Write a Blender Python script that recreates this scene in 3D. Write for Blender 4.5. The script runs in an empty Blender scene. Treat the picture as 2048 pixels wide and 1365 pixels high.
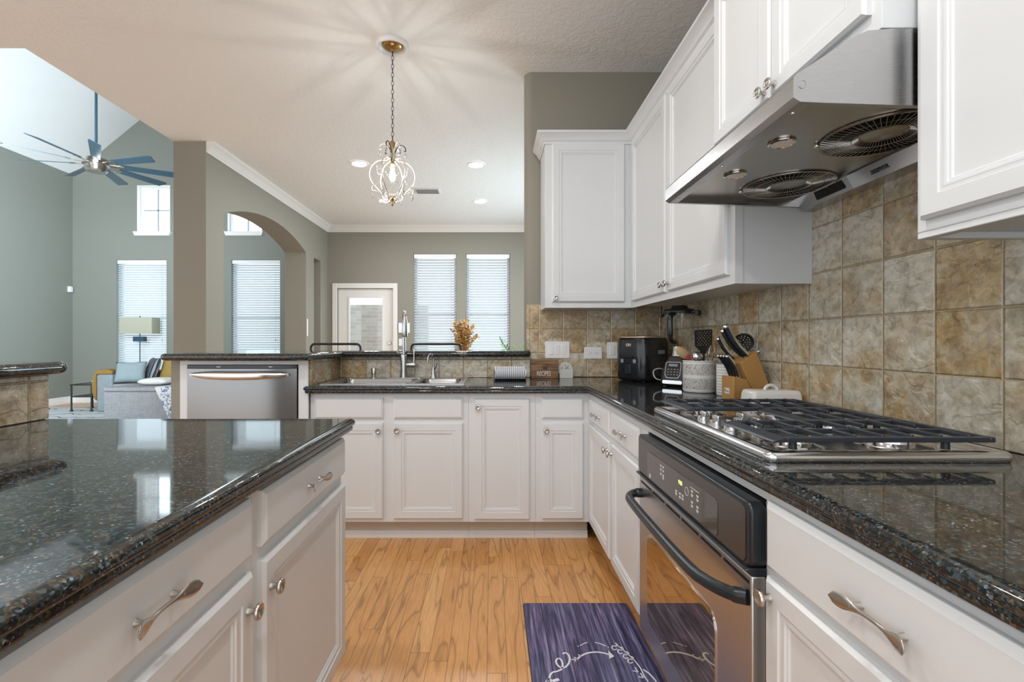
import bpy, math, random
from mathutils import Vector, Matrix
from mathutils.geometry import tessellate_polygon
random.seed(7)
S = bpy.context.scene
COL = S.collection
pi = math.pi
R = math.radians

# ------------------------------------------------------------------ camera, world, exposure
EYE = 1.172
cam_d = bpy.data.cameras.new('camera')
cam_d.sensor_width = 36.0
cam_d.lens = 946.0 / 2048.0 * 36.0
cam_d.shift_x = (1024 - 985) / 2048.0
cam_d.clip_start = 0.02
cam = bpy.data.objects.new('camera', cam_d)
COL.objects.link(cam)
cam.location = (0, 0, EYE)
cam.rotation_euler = (R(90), 0, 0)
S.camera = cam

S.view_settings.view_transform = 'Standard'
S.view_settings.look = 'None'
S.view_settings.gamma = 1.0
S.view_settings.use_curve_mapping = False
S.view_settings.exposure = 0.58
S.cycles.use_denoising = True
S.cycles.max_bounces = 9
S.cycles.diffuse_bounces = 5
S.cycles.glossy_bounces = 5
S.cycles.transparent_max_bounces = 12
S.cycles.sample_clamp_indirect = 6.0
S.cycles.caustics_reflective = False
S.cycles.caustics_refractive = False

W = bpy.data.worlds.new('sky')
S.world = W
W.use_nodes = True
bg = W.node_tree.nodes['Background']
bg.inputs[0].default_value = (0.90, 0.96, 1.0, 1)
bg.inputs[1].default_value = 1.45


def area(name, loc, size, power, col, rot=(0, 0, 0), shape='RECTANGLE', spread=180):
    d = bpy.data.lights.new(name, 'AREA')
    d.shape = shape
    d.size = size[0]
    d.size_y = size[1]
    d.energy = power
    d.color = col
    d.spread = R(spread)
    o = bpy.data.objects.new(name, d)
    o.location = loc
    o.rotation_euler = rot
    COL.objects.link(o)
    return o


COOL = (0.74, 0.89, 1.0)
WARM = (1.0, 0.97, 0.93)
# daylight arriving at the windows, from outside
for nm, x, z, w, h, p, y in (('daylight_dining', -0.96, 1.6, 0.72, 2.0, 5, 8.3), ('daylight_dining', -0.075, 1.6, 0.72, 2.0, 5, 8.3),
                             ('daylight_living', -6.67, 1.6, 0.94, 2.1, 10, 9.5), ('daylight_living', -4.49, 1.6, 0.92, 2.1, 10, 9.5),
                             ('daylight_gable', -6.43, 3.7, 0.6, 0.85, 5, 9.5), ('daylight_gable', -4.73, 3.7, 0.6, 0.85, 5, 9.5)):
    area(nm, (x, y, z), (w, h), p, COOL, (R(90), 0, R(180)))
# added fill light standing in the living room opening, shining away from the kitchen
area('living_fill', (-4.1, 3.4, 2.5), (1.8, 2.4), 185, COOL, (R(97), 0, R(46)), spread=110)
# added side light outside an invented window in the hidden dining wall
area('dining_side_fill', (1.84, 5.9, 1.5), (2.4, 1.7), 62, COOL, (R(88), 0, R(90)), spread=150)
# added ceiling fill lights over the kitchen, out of view and without fixtures
for x, y in ((-0.95, 1.0), (0.05, 1.0), (-0.95, -0.6), (0.05, -0.6)):
    area('kitchen_fill', (x, y, 3.075), (0.16, 0.16), 9, WARM, shape='DISK')
# recessed cans of the dining side (their lenses are built further down)
CANS = ((-1.44, 5.12), (-0.18, 5.15), (-0.17, 6.5), (-1.47, 6.47))
for x, y in CANS:
    area('dining_can', (x, y, 3.075), (0.15, 0.15), 9, (0.95, 0.97, 1.0), shape='DISK')
d = bpy.data.lights.new('pendant_bulb_light', 'POINT')
d.energy = 36
d.color = (1.0, 0.93, 0.84)
d.shadow_soft_size = 0.025
o = bpy.data.objects.new('pendant_bulb_light', d)
o.location = (-0.649, 3.07, 2.25)
COL.objects.link(o)

# ------------------------------------------------------------------ materials
def lin(c):
    return tuple((x / 12.92 if x <= 0.04045 else ((x + 0.055) / 1.055) ** 2.4) for x in c)


def rgb(r, g, b):
    return lin((r / 255, g / 255, b / 255))


class NT:
    def __init__(s, name):
        s.m = bpy.data.materials.new(name)
        s.m.use_nodes = True
        s.t = s.m.node_tree
        s.p = s.t.nodes['Principled BSDF']

    def n(s, typ, **kw):
        nd = s.t.nodes.new(typ)
        for k, v in kw.items():
            if k.startswith('i_'):
                key = k[2:]
                key = int(key) if key.isdigit() else key.replace('_', ' ')
                s.put(nd.inputs[key], v)
            else:
                setattr(nd, k, v)
        return nd

    def put(s, sock, v):
        if isinstance(v, bpy.types.NodeSocket):
            s.t.links.new(v, sock)
        elif isinstance(v, (tuple, list)) and sock.type == 'RGBA' and len(v) == 3:
            sock.default_value = (*v, 1)
        else:
            sock.default_value = v

    def math(s, op, a, b=0.0, c=0.0):
        nd = s.n('ShaderNodeMath', operation=op)
        s.put(nd.inputs[0], a)
        s.put(nd.inputs[1], b)
        s.put(nd.inputs[2], c)
        return nd.outputs[0]

    def mix(s, f, a, b, mode='MIX'):
        nd = s.n('ShaderNodeMix', data_type='RGBA', blend_type=mode)
        s.put(nd.inputs['Factor'], f)
        s.put(nd.inputs[6], a)
        s.put(nd.inputs[7], b)
        return nd.outputs[2]

    def ramp(s, f, stops, interp='LINEAR'):
        nd = s.n('ShaderNodeValToRGB')
        cr = nd.color_ramp
        cr.interpolation = interp
        while len(cr.elements) < len(stops):
            cr.elements.new(0.5)
        for e, (p, c) in zip(cr.elements, stops):
            e.position = p
            e.color = (*c, 1)
        s.put(nd.inputs[0], f)
        return nd.outputs[0]

    def pos(s):
        return s.n('ShaderNodeNewGeometry').outputs['Position']

    def objco(s):
        return s.n('ShaderNodeTexCoord').outputs['Object']

    def vec(s, x, y, z):
        nd = s.n('ShaderNodeCombineXYZ')
        for i, v in enumerate((x, y, z)):
            s.put(nd.inputs[i], v)
        return nd.outputs[0]

    def sep(s, v):
        nd = s.n('ShaderNodeSeparateXYZ')
        s.put(nd.inputs[0], v)
        return nd.outputs

    def noise(s, v, scale, detail=4, rough=0.5, dist=0.0):
        nd = s.n('ShaderNodeTexNoise')
        s.put(nd.inputs['Vector'], v)
        nd.inputs['Scale'].default_value = scale
        nd.inputs['Detail'].default_value = detail
        nd.inputs['Roughness'].default_value = rough
        nd.inputs['Distortion'].default_value = dist
        return nd.outputs['Fac']

    def bump(s, h, strength=0.3, dist=0.01):
        nd = s.n('ShaderNodeBump')
        nd.inputs['Strength'].default_value = strength
        nd.inputs['Distance'].default_value = dist
        s.put(nd.inputs['Height'], h)
        s.put(s.p.inputs['Normal'], nd.outputs[0])

    def set(s, **kw):
        for k, v in kw.items():
            s.put(s.p.inputs[k.replace('_', ' ')], v)
        return s.m


def flat(name, col, rough=0.5, metal=0.0, **kw):
    t = NT(name)
    return t.set(Base_Color=col, Roughness=rough, Metallic=metal, **kw)


M = {}
M['paint'] = None
t = NT('cabinet_paint')
nz = t.noise(t.pos(), 3.0, 2)
t.set(Base_Color=t.mix(nz, (0.67, 0.685, 0.70), (0.71, 0.725, 0.74)), Roughness=0.33)
M['paint'] = t.m
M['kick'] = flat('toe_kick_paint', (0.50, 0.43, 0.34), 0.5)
t = NT('wall_paint')
nz = t.noise(t.pos(), 160, 3)
t.bump(nz, 0.12, 0.004)
M['wall'] = t.set(Base_Color=(0.262, 0.246, 0.203), Roughness=0.7)
t = NT('wall_paint_living')
nz = t.noise(t.pos(), 160, 3)
t.bump(nz, 0.1, 0.004)
M['wall_living'] = t.set(Base_Color=(0.222, 0.228, 0.197), Roughness=0.7)
t = NT('ceiling_knockdown')
p = t.pos()
a = t.noise(p, 26, 5, 0.6, 0.6)
h = t.ramp(a, [(0.42, (0, 0, 0)), (0.56, (1, 1, 1))])
t.bump(h, 0.42, 0.004)
M['ceiling'] = t.set(Base_Color=(0.84, 0.855, 0.86), Roughness=0.85)
M['vault'] = flat('vault_paint', (0.74, 0.74, 0.73), 0.8)
M['trim'] = flat('white_trim', (0.76, 0.74, 0.71), 0.4)
M['white_plastic'] = flat('white_plastic', (0.80, 0.80, 0.80), 0.3)
M['black_plastic'] = flat('black_plastic', (0.012, 0.013, 0.016), 0.16)
M['black_matte'] = flat('black_matte', (0.015, 0.015, 0.017), 0.45)
M['black_satin'] = flat('black_satin_metal', (0.02, 0.024, 0.03), 0.28, 0.3)
M['dark'] = flat('dark_gap', (0.004, 0.004, 0.004), 0.8)
M['nickel'] = flat('satin_nickel', (0.55, 0.52, 0.48), 0.27, 1.0)
M['chrome'] = flat('chrome', (0.75, 0.75, 0.76), 0.1, 1.0)
t = NT('brushed_steel')
x, y, z = t.sep(t.pos())
nz = t.noise(t.vec(t.math('MULTIPLY', x, 6), t.math('MULTIPLY', y, 6), t.math('MULTIPLY', z, 500)), 1.0, 2)
t.set(Base_Color=(0.46, 0.46, 0.465), Metallic=1.0, Roughness=t.math('MULTIPLY_ADD', nz, 0.12, 0.2))
M['steel'] = t.m
M['steel_door'] = flat('dishwasher_steel', (0.25, 0.245, 0.245), 0.25, 1.0)
M['muntin'] = flat('muntin_grey', (0.30, 0.32, 0.36), 0.5)
M['steel_dark'] = flat('hood_underside_steel', (0.42, 0.39, 0.35), 0.24, 1.0)
M['steel_bright'] = flat('polished_steel', (0.66, 0.66, 0.67), 0.16, 1.0)
M['brass'] = flat('aged_brass', (0.45, 0.30, 0.13), 0.3, 1.0)
M['iron'] = flat('cast_iron', (0.035, 0.042, 0.055), 0.33, 0.2)

t = NT('granite')
p = t.pos()
v1 = t.n('ShaderNodeTexVoronoi', i_Scale=340.0)
t.put(v1.inputs['Vector'], p)
c1 = t.sep(v1.outputs['Color'])
base = t.ramp(c1[0], [(0.0, (0.006, 0.007, 0.008)), (0.45, (0.010, 0.013, 0.014)), (0.60, (0.035, 0.055, 0.062)),
                      (0.76, (0.055, 0.036, 0.018)), (0.86, (0.16, 0.095, 0.04)), (0.92, (0.13, 0.18, 0.21)), (0.99, (0.32, 0.36, 0.38))], 'CONSTANT')
m1 = t.noise(p, 40, 4, 0.6)
mm = t.ramp(m1, [(0.40, (0, 0, 0)), (0.60, (1, 1, 1))])
v2 = t.n('ShaderNodeTexVoronoi', i_Scale=150.0)
t.put(v2.inputs['Vector'], p)
c2 = t.sep(v2.outputs['Color'])
big = t.ramp(c2[1], [(0.0, (0.007, 0.009, 0.010)), (0.55, (0.018, 0.022, 0.022)), (0.78, (0.06, 0.042, 0.022)), (0.90, (0.05, 0.075, 0.085))], 'CONSTANT')
t.set(Base_Color=t.mix(mm, big, base), Roughness=0.05, IOR=1.6)
M['granite'] = t.m

t = NT('oak_planks')
x, y, z = t.sep(t.pos())
bk = t.n('ShaderNodeTexBrick', offset=0.0, squash=1.0)
xr = t.math('ADD', x, 9.02)
wn = t.n('ShaderNodeTexWhiteNoise', noise_dimensions='1D')
t.put(wn.inputs['W'], t.math('FLOOR', t.math('DIVIDE', xr, 0.072)))
t.put(bk.inputs['Vector'], t.vec(t.math('MULTIPLY_ADD', wn.outputs['Value'], 0.9, t.math('ADD', y, 9.0)), xr, 0.0))
for k, v in (('Scale', 1.0), ('Mortar Size', 0.0011), ('Mortar Smooth', 0.2), ('Bias', 0.0), ('Brick Width', 0.9), ('Row Height', 0.072)):
    bk.inputs[k].default_value = v
t.put(bk.inputs['Color1'], (0, 0, 0))
t.put(bk.inputs['Color2'], (1, 1, 1))
t.put(bk.inputs['Mortar'], (0.5, 0.5, 0.5))
rnd = t.sep(bk.outputs['Color'])[0]
gv = t.vec(t.math('MULTIPLY', x, 1.0), t.math('MULTIPLY', y, 0.13), t.math('MULTIPLY', rnd, 31.0))
g1 = t.noise(gv, 9.0, 2.0, 0.45, 0.3)
ring = t.math('FRACT', t.math('MULTIPLY', g1, 6.5))
g2 = t.noise(t.vec(t.math('MULTIPLY', x, 30.0), t.math('MULTIPLY', y, 1.6), t.math('MULTIPLY', rnd, 9.0)), 6.0, 3.0, 0.6)
ringc = t.ramp(ring, [(0.0, (0.36, 0.31, 0.27)), (0.12, (0.95, 0.94, 0.93)), (0.45, (1, 1, 1)), (0.9, (0.93, 0.93, 0.93)), (1.0, (0.5, 0.5, 0.5))])
tint = t.ramp(rnd, [(0.0, (0.62, 0.30, 0.10)), (0.35, (0.74, 0.39, 0.145)), (0.65, (0.68, 0.34, 0.12)), (1.0, (0.80, 0.45, 0.18))])
c = t.mix(0.7, tint, t.mix(1.0, tint, ringc, 'MULTIPLY'))
c = t.mix(0.38, c, t.mix(1.0, c, t.ramp(g2, [(0.35, (0.55, 0.45, 0.35)), (0.6, (1, 1, 1))]), 'MULTIPLY'))
c = t.mix(bk.outputs['Fac'], c, (0.20, 0.09, 0.03))
t.set(Base_Color=c, Roughness=0.26)
M['oak'] = t.m


def tile_mat(name, axis, u0, v0, gold=0.5, grout=(0.46, 0.37, 0.23)):
    t = NT(name)
    x, y, z = t.sep(t.pos())
    u = (x, y)[axis]
    P = 0.1712
    uu = t.math('SUBTRACT', u, u0 - 40 * P)
    vv = t.math('SUBTRACT', z, v0 - 40 * P)

    def grid(ms, sm):
        bk = t.n('ShaderNodeTexBrick', offset=0.0, squash=1.0)
        t.put(bk.inputs['Vector'], t.vec(uu, vv, 0.0))
        for k, v in (('Scale', 1.0), ('Mortar Size', ms), ('Mortar Smooth', sm), ('Bias', 0.0), ('Brick Width', P), ('Row Height', P)):
            bk.inputs[k].default_value = v
        t.put(bk.inputs['Color1'], (0, 0, 0))
        t.put(bk.inputs['Color2'], (1, 1, 1))
        return bk
    bk = grid(0.0030, 0.1)
    bk2 = grid(0.0055, 1.0)
    iu = t.math('FLOOR', t.math('DIVIDE', uu, P))
    iv = t.math('FLOOR', t.math('DIVIDE', vv, P))
    wn = t.n('ShaderNodeTexWhiteNoise', noise_dimensions='3D')
    t.put(wn.inputs['Vector'], t.vec(iu, iv, u0))
    rr = t.sep(wn.outputs['Color'])
    pv = t.vec(t.math('ADD', u, t.math('MULTIPLY', rr[0], 17.0)), z, t.math('MULTIPLY', rr[1], 9.0))
    n1 = t.noise(pv, 7.0, 5, 0.6, 0.8)
    n2 = t.noise(pv, 34.0, 6, 0.65, 0.5)
    n3 = t.noise(pv, 16.0, 4, 0.6, 1.2)
    grey = t.ramp(n3, [(0.30, (0.44, 0.39, 0.30)), (0.5, (0.60, 0.55, 0.45)), (0.7, (0.68, 0.65, 0.58))])
    gld = t.ramp(n3, [(0.28, (0.24, 0.14, 0.05)), (0.48, (0.44, 0.29, 0.12)), (0.7, (0.60, 0.47, 0.27))])
    f = t.math('ADD', t.math('MULTIPLY', t.math('SUBTRACT', n1, 0.5), 3.2), t.math('MULTIPLY_ADD', rr[2], 0.9, gold - 0.45))
    f = t.n('ShaderNodeClamp', i_Value=f).outputs[0]
    c = t.mix(f, grey, gld)
    c = t.mix(0.55, c, t.mix(1.0, c, t.ramp(n2, [(0.34, (0.36, 0.33, 0.28)), (0.56, (1, 1, 1))]), 'MULTIPLY'))
    c = t.mix(t.math('MULTIPLY', bk2.outputs['Fac'], 0.75), c, t.mix(1.0, c, (0.35, 0.28, 0.2), 'MULTIPLY'))  # tile edges darkened in colour as shadow along the grout
    c = t.mix(bk.outputs['Fac'], c, grout)
    crack = t.noise(pv, 4.5, 3, 0.5, 1.8)
    step = t.ramp(crack, [(0.485, (0, 0, 0)), (0.515, (1, 1, 1))])
    h = t.math('ADD', t.math('MULTIPLY', n2, 0.7), t.math('MULTIPLY', t.math('SUBTRACT', 1.0, bk2.outputs['Fac']), 0.9))
    h = t.math('ADD', h, t.math('MULTIPLY', step, 0.35))
    t.bump(h, 0.7, 0.006)
    t.set(Base_Color=c, IOR=1.75, Roughness=t.math('MULTIPLY_ADD', n2, 0.28, 0.14))
    return t.m


M['tile_right'] = tile_mat('slate_tile_right', 1, 1.285, 0.910, 0.5)
M['tile_back'] = tile_mat('slate_tile_back', 0, 1.187, 0.915, 0.85, (0.60, 0.52, 0.37))
M['tile_bar'] = tile_mat('slate_tile_bar', 0, -0.89, 0.915 - 0.045)
M['tile_return'] = tile_mat('slate_tile_return', 1, 3.31, 0.915 - 0.045)
M['tile_island'] = tile_mat('slate_tile_island', 1, 1.50, 0.915 - 0.045)

t = NT('mat_wood_print')
x, y, z = t.sep(t.objco())
pl = t.math('FLOOR', t.math('MULTIPLY', x, 13.0))
w1 = t.noise(t.vec(t.math('MULTIPLY', x, 60.0), t.math('MULTIPLY', y, 2.6), t.math('MULTIPLY', pl, 3.3)), 1.5, 5, 0.65, 0.6)
w2 = t.noise(t.vec(t.math('MULTIPLY', x, 6.0), t.math('MULTIPLY', y, 1.4), pl), 1.6, 2)
c = t.ramp(w1, [(0.30, (0.012, 0.014, 0.04)), (0.45, (0.055, 0.055, 0.12)), (0.58, (0.18, 0.175, 0.28)), (0.72, (0.42, 0.41, 0.50))])
c = t.mix(w2, t.mix(1.0, c, (0.62, 0.85, 1.0), 'MULTIPLY'), t.mix(1.0, c, (1.1, 0.72, 0.95), 'MULTIPLY'))
seam = t.math('LESS_THAN', t.math('FRACT', t.math('MULTIPLY', x, 13.0)), 0.04)
c = t.mix(seam, c, (0.008, 0.008, 0.022))
M['mat'] = t.set(Base_Color=c, Roughness=0.42)
M['ink_white'] = flat('white_print', (0.78, 0.78, 0.80), 0.6)


def fabric(name, c1, c2, scale=220):
    t = NT(name)
    p = t.objco()
    x, y, z = t.sep(p)
    a = t.noise(t.vec(t.math('MULTIPLY', x, scale), t.math('MULTIPLY', y, scale), t.math('MULTIPLY', z, scale * 0.12)), 0.4, 2)
    b = t.noise(t.vec(t.math('MULTIPLY', x, scale * 0.12), t.math('MULTIPLY', y, scale * 0.12), t.math('MULTIPLY', z, scale)), 0.4, 2)
    f = t.math('MULTIPLY', t.math('ADD', a, b), 0.5)
    f = t.math('MULTIPLY_ADD', t.math('SUBTRACT', f, 0.5), 2.0, 0.5)
    return t.set(Base_Color=t.mix(f, c1, c2), Roughness=0.9)


M['sofa'] = fabric('sofa_linen', (0.20, 0.205, 0.22), (0.36, 0.36, 0.365))
M['sofa_arm'] = fabric('sofa_linen_arm', (0.19, 0.23, 0.245), (0.27, 0.31, 0.32))
M['cushion_grey'] = fabric('cushion_grey', (0.22, 0.275, 0.29), (0.28, 0.335, 0.345))
M['mustard'] = fabric('mustard_cloth', (0.33, 0.21, 0.05), (0.41, 0.27, 0.075))
M['cream'] = fabric('cream_cloth', (0.62, 0.60, 0.56), (0.72, 0.70, 0.66))
t = NT('striped_cloth')
x, y, z = t.sep(t.objco())
f = t.math('FRACT', t.math('MULTIPLY', x, 16.0))
M['stripe'] = t.set(Base_Color=t.ramp(f, [(0.0, (0.025, 0.035, 0.06)), (0.62, (0.55, 0.52, 0.46)), (0.70, (0.03, 0.04, 0.07)), (0.78, (0.5, 0.47, 0.42)), (0.86, (0.025, 0.035, 0.06))], 'CONSTANT'), Roughness=0.9)
t = NT('blanket_stripes')
x, y, z = t.sep(t.objco())
f = t.math('FRACT', t.math('MULTIPLY', y, 4.6))
M['blanket'] = t.set(Base_Color=t.ramp(f, [(0.0, (0.28, 0.16, 0.035)), (0.40, (0.13, 0.04, 0.02)), (0.62, (0.31, 0.21, 0.055)), (0.82, (0.24, 0.12, 0.025))], 'CONSTANT'), Roughness=0.95)
t = NT('throw_blue_weave')
p = t.objco()
a = t.noise(p, 22, 3, 0.6, 1.0)
x, y, z = t.sep(p)
e = t.math('MULTIPLY', t.math('GREATER_THAN', a, 0.52), t.math('GREATER_THAN', x, -0.22))
M['throw'] = t.set(Base_Color=t.mix(e, (0.62, 0.60, 0.58), (0.10, 0.17, 0.36)), Roughness=0.95)
t = NT('rug_waves')
p = t.pos()
x, y, z = t.sep(p)
a = t.math('ADD', t.math('MULTIPLY', y, 3.2), t.math('MULTIPLY', t.noise(t.vec(x, t.math('MULTIPLY', y, 0.5), 0.0), 2.2, 2), 2.0))
f = t.math('LESS_THAN', t.math('FRACT', a), 0.10)
M['rug'] = t.set(Base_Color=t.mix(f, (0.60, 0.61, 0.62), (0.03, 0.035, 0.045)), Roughness=0.95)
t = NT('checked_towel')
x, y, z = t.sep(t.objco())
uv = t.n('ShaderNodeUVMap').outputs[0]
u, v, _ = t.sep(uv)
fu = t.math('LESS_THAN', t.math('FRACT', t.math('MULTIPLY', u, 15.0)), 0.34)
fv = t.math('LESS_THAN', t.math('FRACT', t.math('MULTIPLY', v, 52.0)), 0.34)
st = t.math('MULTIPLY', t.math('GREATER_THAN', v, 0.805), t.math('LESS_THAN', v, 0.84))
f = t.math('MAXIMUM', st, t.math('MULTIPLY', t.math('ADD', fu, fv), 0.5))
M['towel'] = t.set(Base_Color=t.mix(f, (0.74, 0.76, 0.80), (0.012, 0.018, 0.045)), Roughness=0.95)
t = NT('acacia_wood')
x, y, z = t.sep(t.objco())
a = t.noise(t.vec(t.math('MULTIPLY', x, 4.0), y, t.math('MULTIPLY', z, 70.0)), 1.2, 4, 0.6, 0.8)
M['acacia'] = t.set(Base_Color=t.ramp(a, [(0.3, (0.06, 0.025, 0.01)), (0.5, (0.22, 0.11, 0.045)), (0.7, (0.36, 0.21, 0.10))]), Roughness=0.45)
t = NT('block_wood')
x, y, z = t.sep(t.objco())
a = t.noise(t.vec(t.math('MULTIPLY', x, 40.0), t.math('MULTIPLY', y, 8.0), t.math('MULTIPLY', z, 5.0)), 1.0, 3, 0.5)
M['block'] = t.set(Base_Color=t.mix(a, (0.40, 0.205, 0.06), (0.52, 0.29, 0.10)), Roughness=0.4)
M['spoon_wood'] = flat('spoon_wood', (0.50, 0.36, 0.20), 0.6)
M['red'] = flat('red_silicone', (0.45, 0.03, 0.03), 0.4)
t = NT('embossed_stoneware')
x, y, z = t.sep(t.objco())
ang = t.math('ARCTAN2', y, x)
zz = t.math('MULTIPLY', z, 1.0)
bv = t.vec(t.math('MULTIPLY', ang, 9.0), t.math('MULTIPLY', z, 120.0), 0.0)
pat = t.n('ShaderNodeTexVoronoi', i_Scale=1.3, feature='DISTANCE_TO_EDGE')
t.put(pat.inputs['Vector'], bv)
pf = t.math('GREATER_THAN', pat.outputs[0], 0.10)
band = t.math('LESS_THAN', t.math('FRACT', t.math('MULTIPLY', z, 14.0)), 0.24)
h = t.math('MAXIMUM', pf, band)
t.bump(h, 0.6, 0.003)
M['crock'] = t.set(Base_Color=t.mix(h, (0.25, 0.24, 0.23), (0.62, 0.61, 0.59)), Roughness=0.5)
t = NT('ribbed_stoneware')
x, y, z = t.sep(t.objco())
band = t.math('LESS_THAN', t.math('FRACT', t.math('MULTIPLY', z, 75.0)), 0.28)
M['crock_white'] = t.set(Base_Color=t.mix(band, (0.70, 0.70, 0.69), (0.42, 0.42, 0.41)), Roughness=0.5)
M['ceramic'] = flat('white_ceramic', (0.74, 0.73, 0.71), 0.18)
M['marble'] = flat('pale_marble', (0.62, 0.61, 0.58), 0.4)


def thin_glass(name, tint=(0.94, 0.97, 0.97), ior=1.45):
    m = bpy.data.materials.new(name)
    m.use_nodes = True
    t = m.node_tree
    t.nodes.remove(t.nodes['Principled BSDF'])
    out = t.nodes['Material Output']
    tr = t.nodes.new('ShaderNodeBsdfTransparent')
    tr.inputs[0].default_value = (*tint, 1)
    gl = t.nodes.new('ShaderNodeBsdfGlossy')
    gl.inputs['Roughness'].default_value = 0.02
    lw = t.nodes.new('ShaderNodeLayerWeight')
    pw = t.nodes.new('ShaderNodeMath')
    pw.operation = 'POWER'
    t.links.new(lw.outputs['Facing'], pw.inputs[0])
    pw.inputs[1].default_value = 4.0
    fr = t.nodes.new('ShaderNodeMath')
    fr.operation = 'MULTIPLY_ADD'
    t.links.new(pw.outputs[0], fr.inputs[0])
    fr.inputs[1].default_value = (ior - 1.0) * 1.2
    fr.inputs[2].default_value = (ior - 1.0) * 0.08
    mx = t.nodes.new('ShaderNodeMixShader')
    t.links.new(fr.outputs[0], mx.inputs[0])
    t.links.new(tr.outputs[0], mx.inputs[1])
    t.links.new(gl.outputs[0], mx.inputs[2])
    t.links.new(mx.outputs[0], out.inputs[0])
    return m


M['glass'] = thin_glass('window_glass')
M['jar_glass'] = thin_glass('jar_glass', (0.93, 0.94, 0.94), 1.42)
M['crystal'] = flat('crystal', (0.95, 0.95, 0.97), 0.03, 0.0, Transmission_Weight=0.85, IOR=1.5)


def emit(name, col, s):
    t = NT(name)
    return t.set(Base_Color=(0.8, 0.8, 0.8), Emission_Color=col, Emission_Strength=s)


M['lens'] = emit('lit_lens', (1, 0.98, 0.94), 6.0)
M['bulb'] = emit('lit_bulb', (1.0, 0.86, 0.62), 9.0)
M['led_green'] = emit('clock_digits', (0.65, 0.9, 0.05), 1.6)
M['led_white'] = emit('hood_touch_lights', (0.9, 0.95, 1.0), 1.6)
M['led_blue'] = emit('keypad_screen', (0.35, 0.5, 1.0), 0.8)
M['hood_lamp'] = flat('hood_halogen_lens', (0.85, 0.82, 0.76), 0.15)
t = NT('blind_slat')
t.set(Base_Color=(0.60, 0.63, 0.65), Roughness=0.5)
tl = t.n('ShaderNodeBsdfTranslucent')
tl.inputs[0].default_value = (0.85, 0.92, 0.97, 1)
mx = t.n('ShaderNodeMixShader')
mx.inputs[0].default_value = 0.18
t.t.links.new(t.p.outputs[0], mx.inputs[1])
t.t.links.new(tl.outputs[0], mx.inputs[2])
t.t.links.new(mx.outputs[0], t.t.nodes['Material Output'].inputs[0])
M['slat'] = t.m
t = NT('lamp_shade_linen')
t.set(Base_Color=(0.62, 0.60, 0.48), Roughness=0.8)
tl = t.n('ShaderNodeBsdfTranslucent')
tl.inputs[0].default_value = (0.6, 0.6, 0.5, 1)
mx = t.n('ShaderNodeMixShader')
mx.inputs[0].default_value = 0.4
t.t.links.new(t.p.outputs[0], mx.inputs[1])
t.t.links.new(tl.outputs[0], mx.inputs[2])
t.t.links.new(mx.outputs[0], t.t.nodes['Material Output'].inputs[0])
M['shade'] = t.m
t = NT('bright_lit_brick')  # brick and mortar paled in colour for the strong light outdoors
x, y, z = t.sep(t.pos())
bk = t.n('ShaderNodeTexBrick', offset=0.5)
t.put(bk.inputs['Vector'], t.vec(x, z, 0.0))
for k, v in (('Scale', 1.0), ('Mortar Size', 0.006), ('Brick Width', 0.22), ('Row Height', 0.075)):
    bk.inputs[k].default_value = v
t.put(bk.inputs['Color1'], (0.78, 0.66, 0.62))
t.put(bk.inputs['Color2'], (0.93, 0.88, 0.86))
t.put(bk.inputs['Mortar'], (0.95, 0.94, 0.93))
M['brick'] = t.set(Base_Color=bk.outputs['Color'], Roughness=0.9)
M['concrete'] = flat('patio_concrete', (0.6, 0.59, 0.57), 0.9)
M['fan_blade'] = flat('fan_blade_slate', (0.035, 0.075, 0.105), 0.3)
M['lamp_teal'] = flat('lamp_slate_metal', (0.04, 0.09, 0.13), 0.4, 0.3)
M['leaf_dry'] = NT('dried_leaf').set(Base_Color=(0.55, 0.26, 0.045), Roughness=0.6)
M['leaf_pale'] = flat('dried_leaf_pale', (0.62, 0.44, 0.22), 0.6)
M['leaf_green'] = flat('green_leaf', (0.14, 0.32, 0.10), 0.5)
M['twig'] = flat('twig', (0.10, 0.07, 0.05), 0.7)
M['silver_paint'] = flat('antique_silver', (0.70, 0.66, 0.58), 0.3, 0.7)
M['logo_copper'] = flat('copper_print', (0.75, 0.50, 0.36), 0.35, 0.4)
M['grey_button'] = flat('grey_button', (0.22, 0.26, 0.32), 0.35)
M['oven_glass'] = flat('oven_window', (0.52, 0.42, 0.27), 0.03, 1.0)
M['panel_grey'] = flat('oven_panel_grey', (0.075, 0.065, 0.06), 0.22, 0.4)
M['panel_glass'] = flat('oven_panel_glass', (0.05, 0.047, 0.043), 0.05, 0.0, IOR=1.9)
M['oven_steel'] = flat('oven_steel', (0.56, 0.55, 0.55), 0.32, 1.0)
M['ink'] = flat('dark_print', (0.02, 0.02, 0.025), 0.5)
M['cord'] = flat('grey_cord', (0.45, 0.45, 0.47), 0.4)

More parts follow.
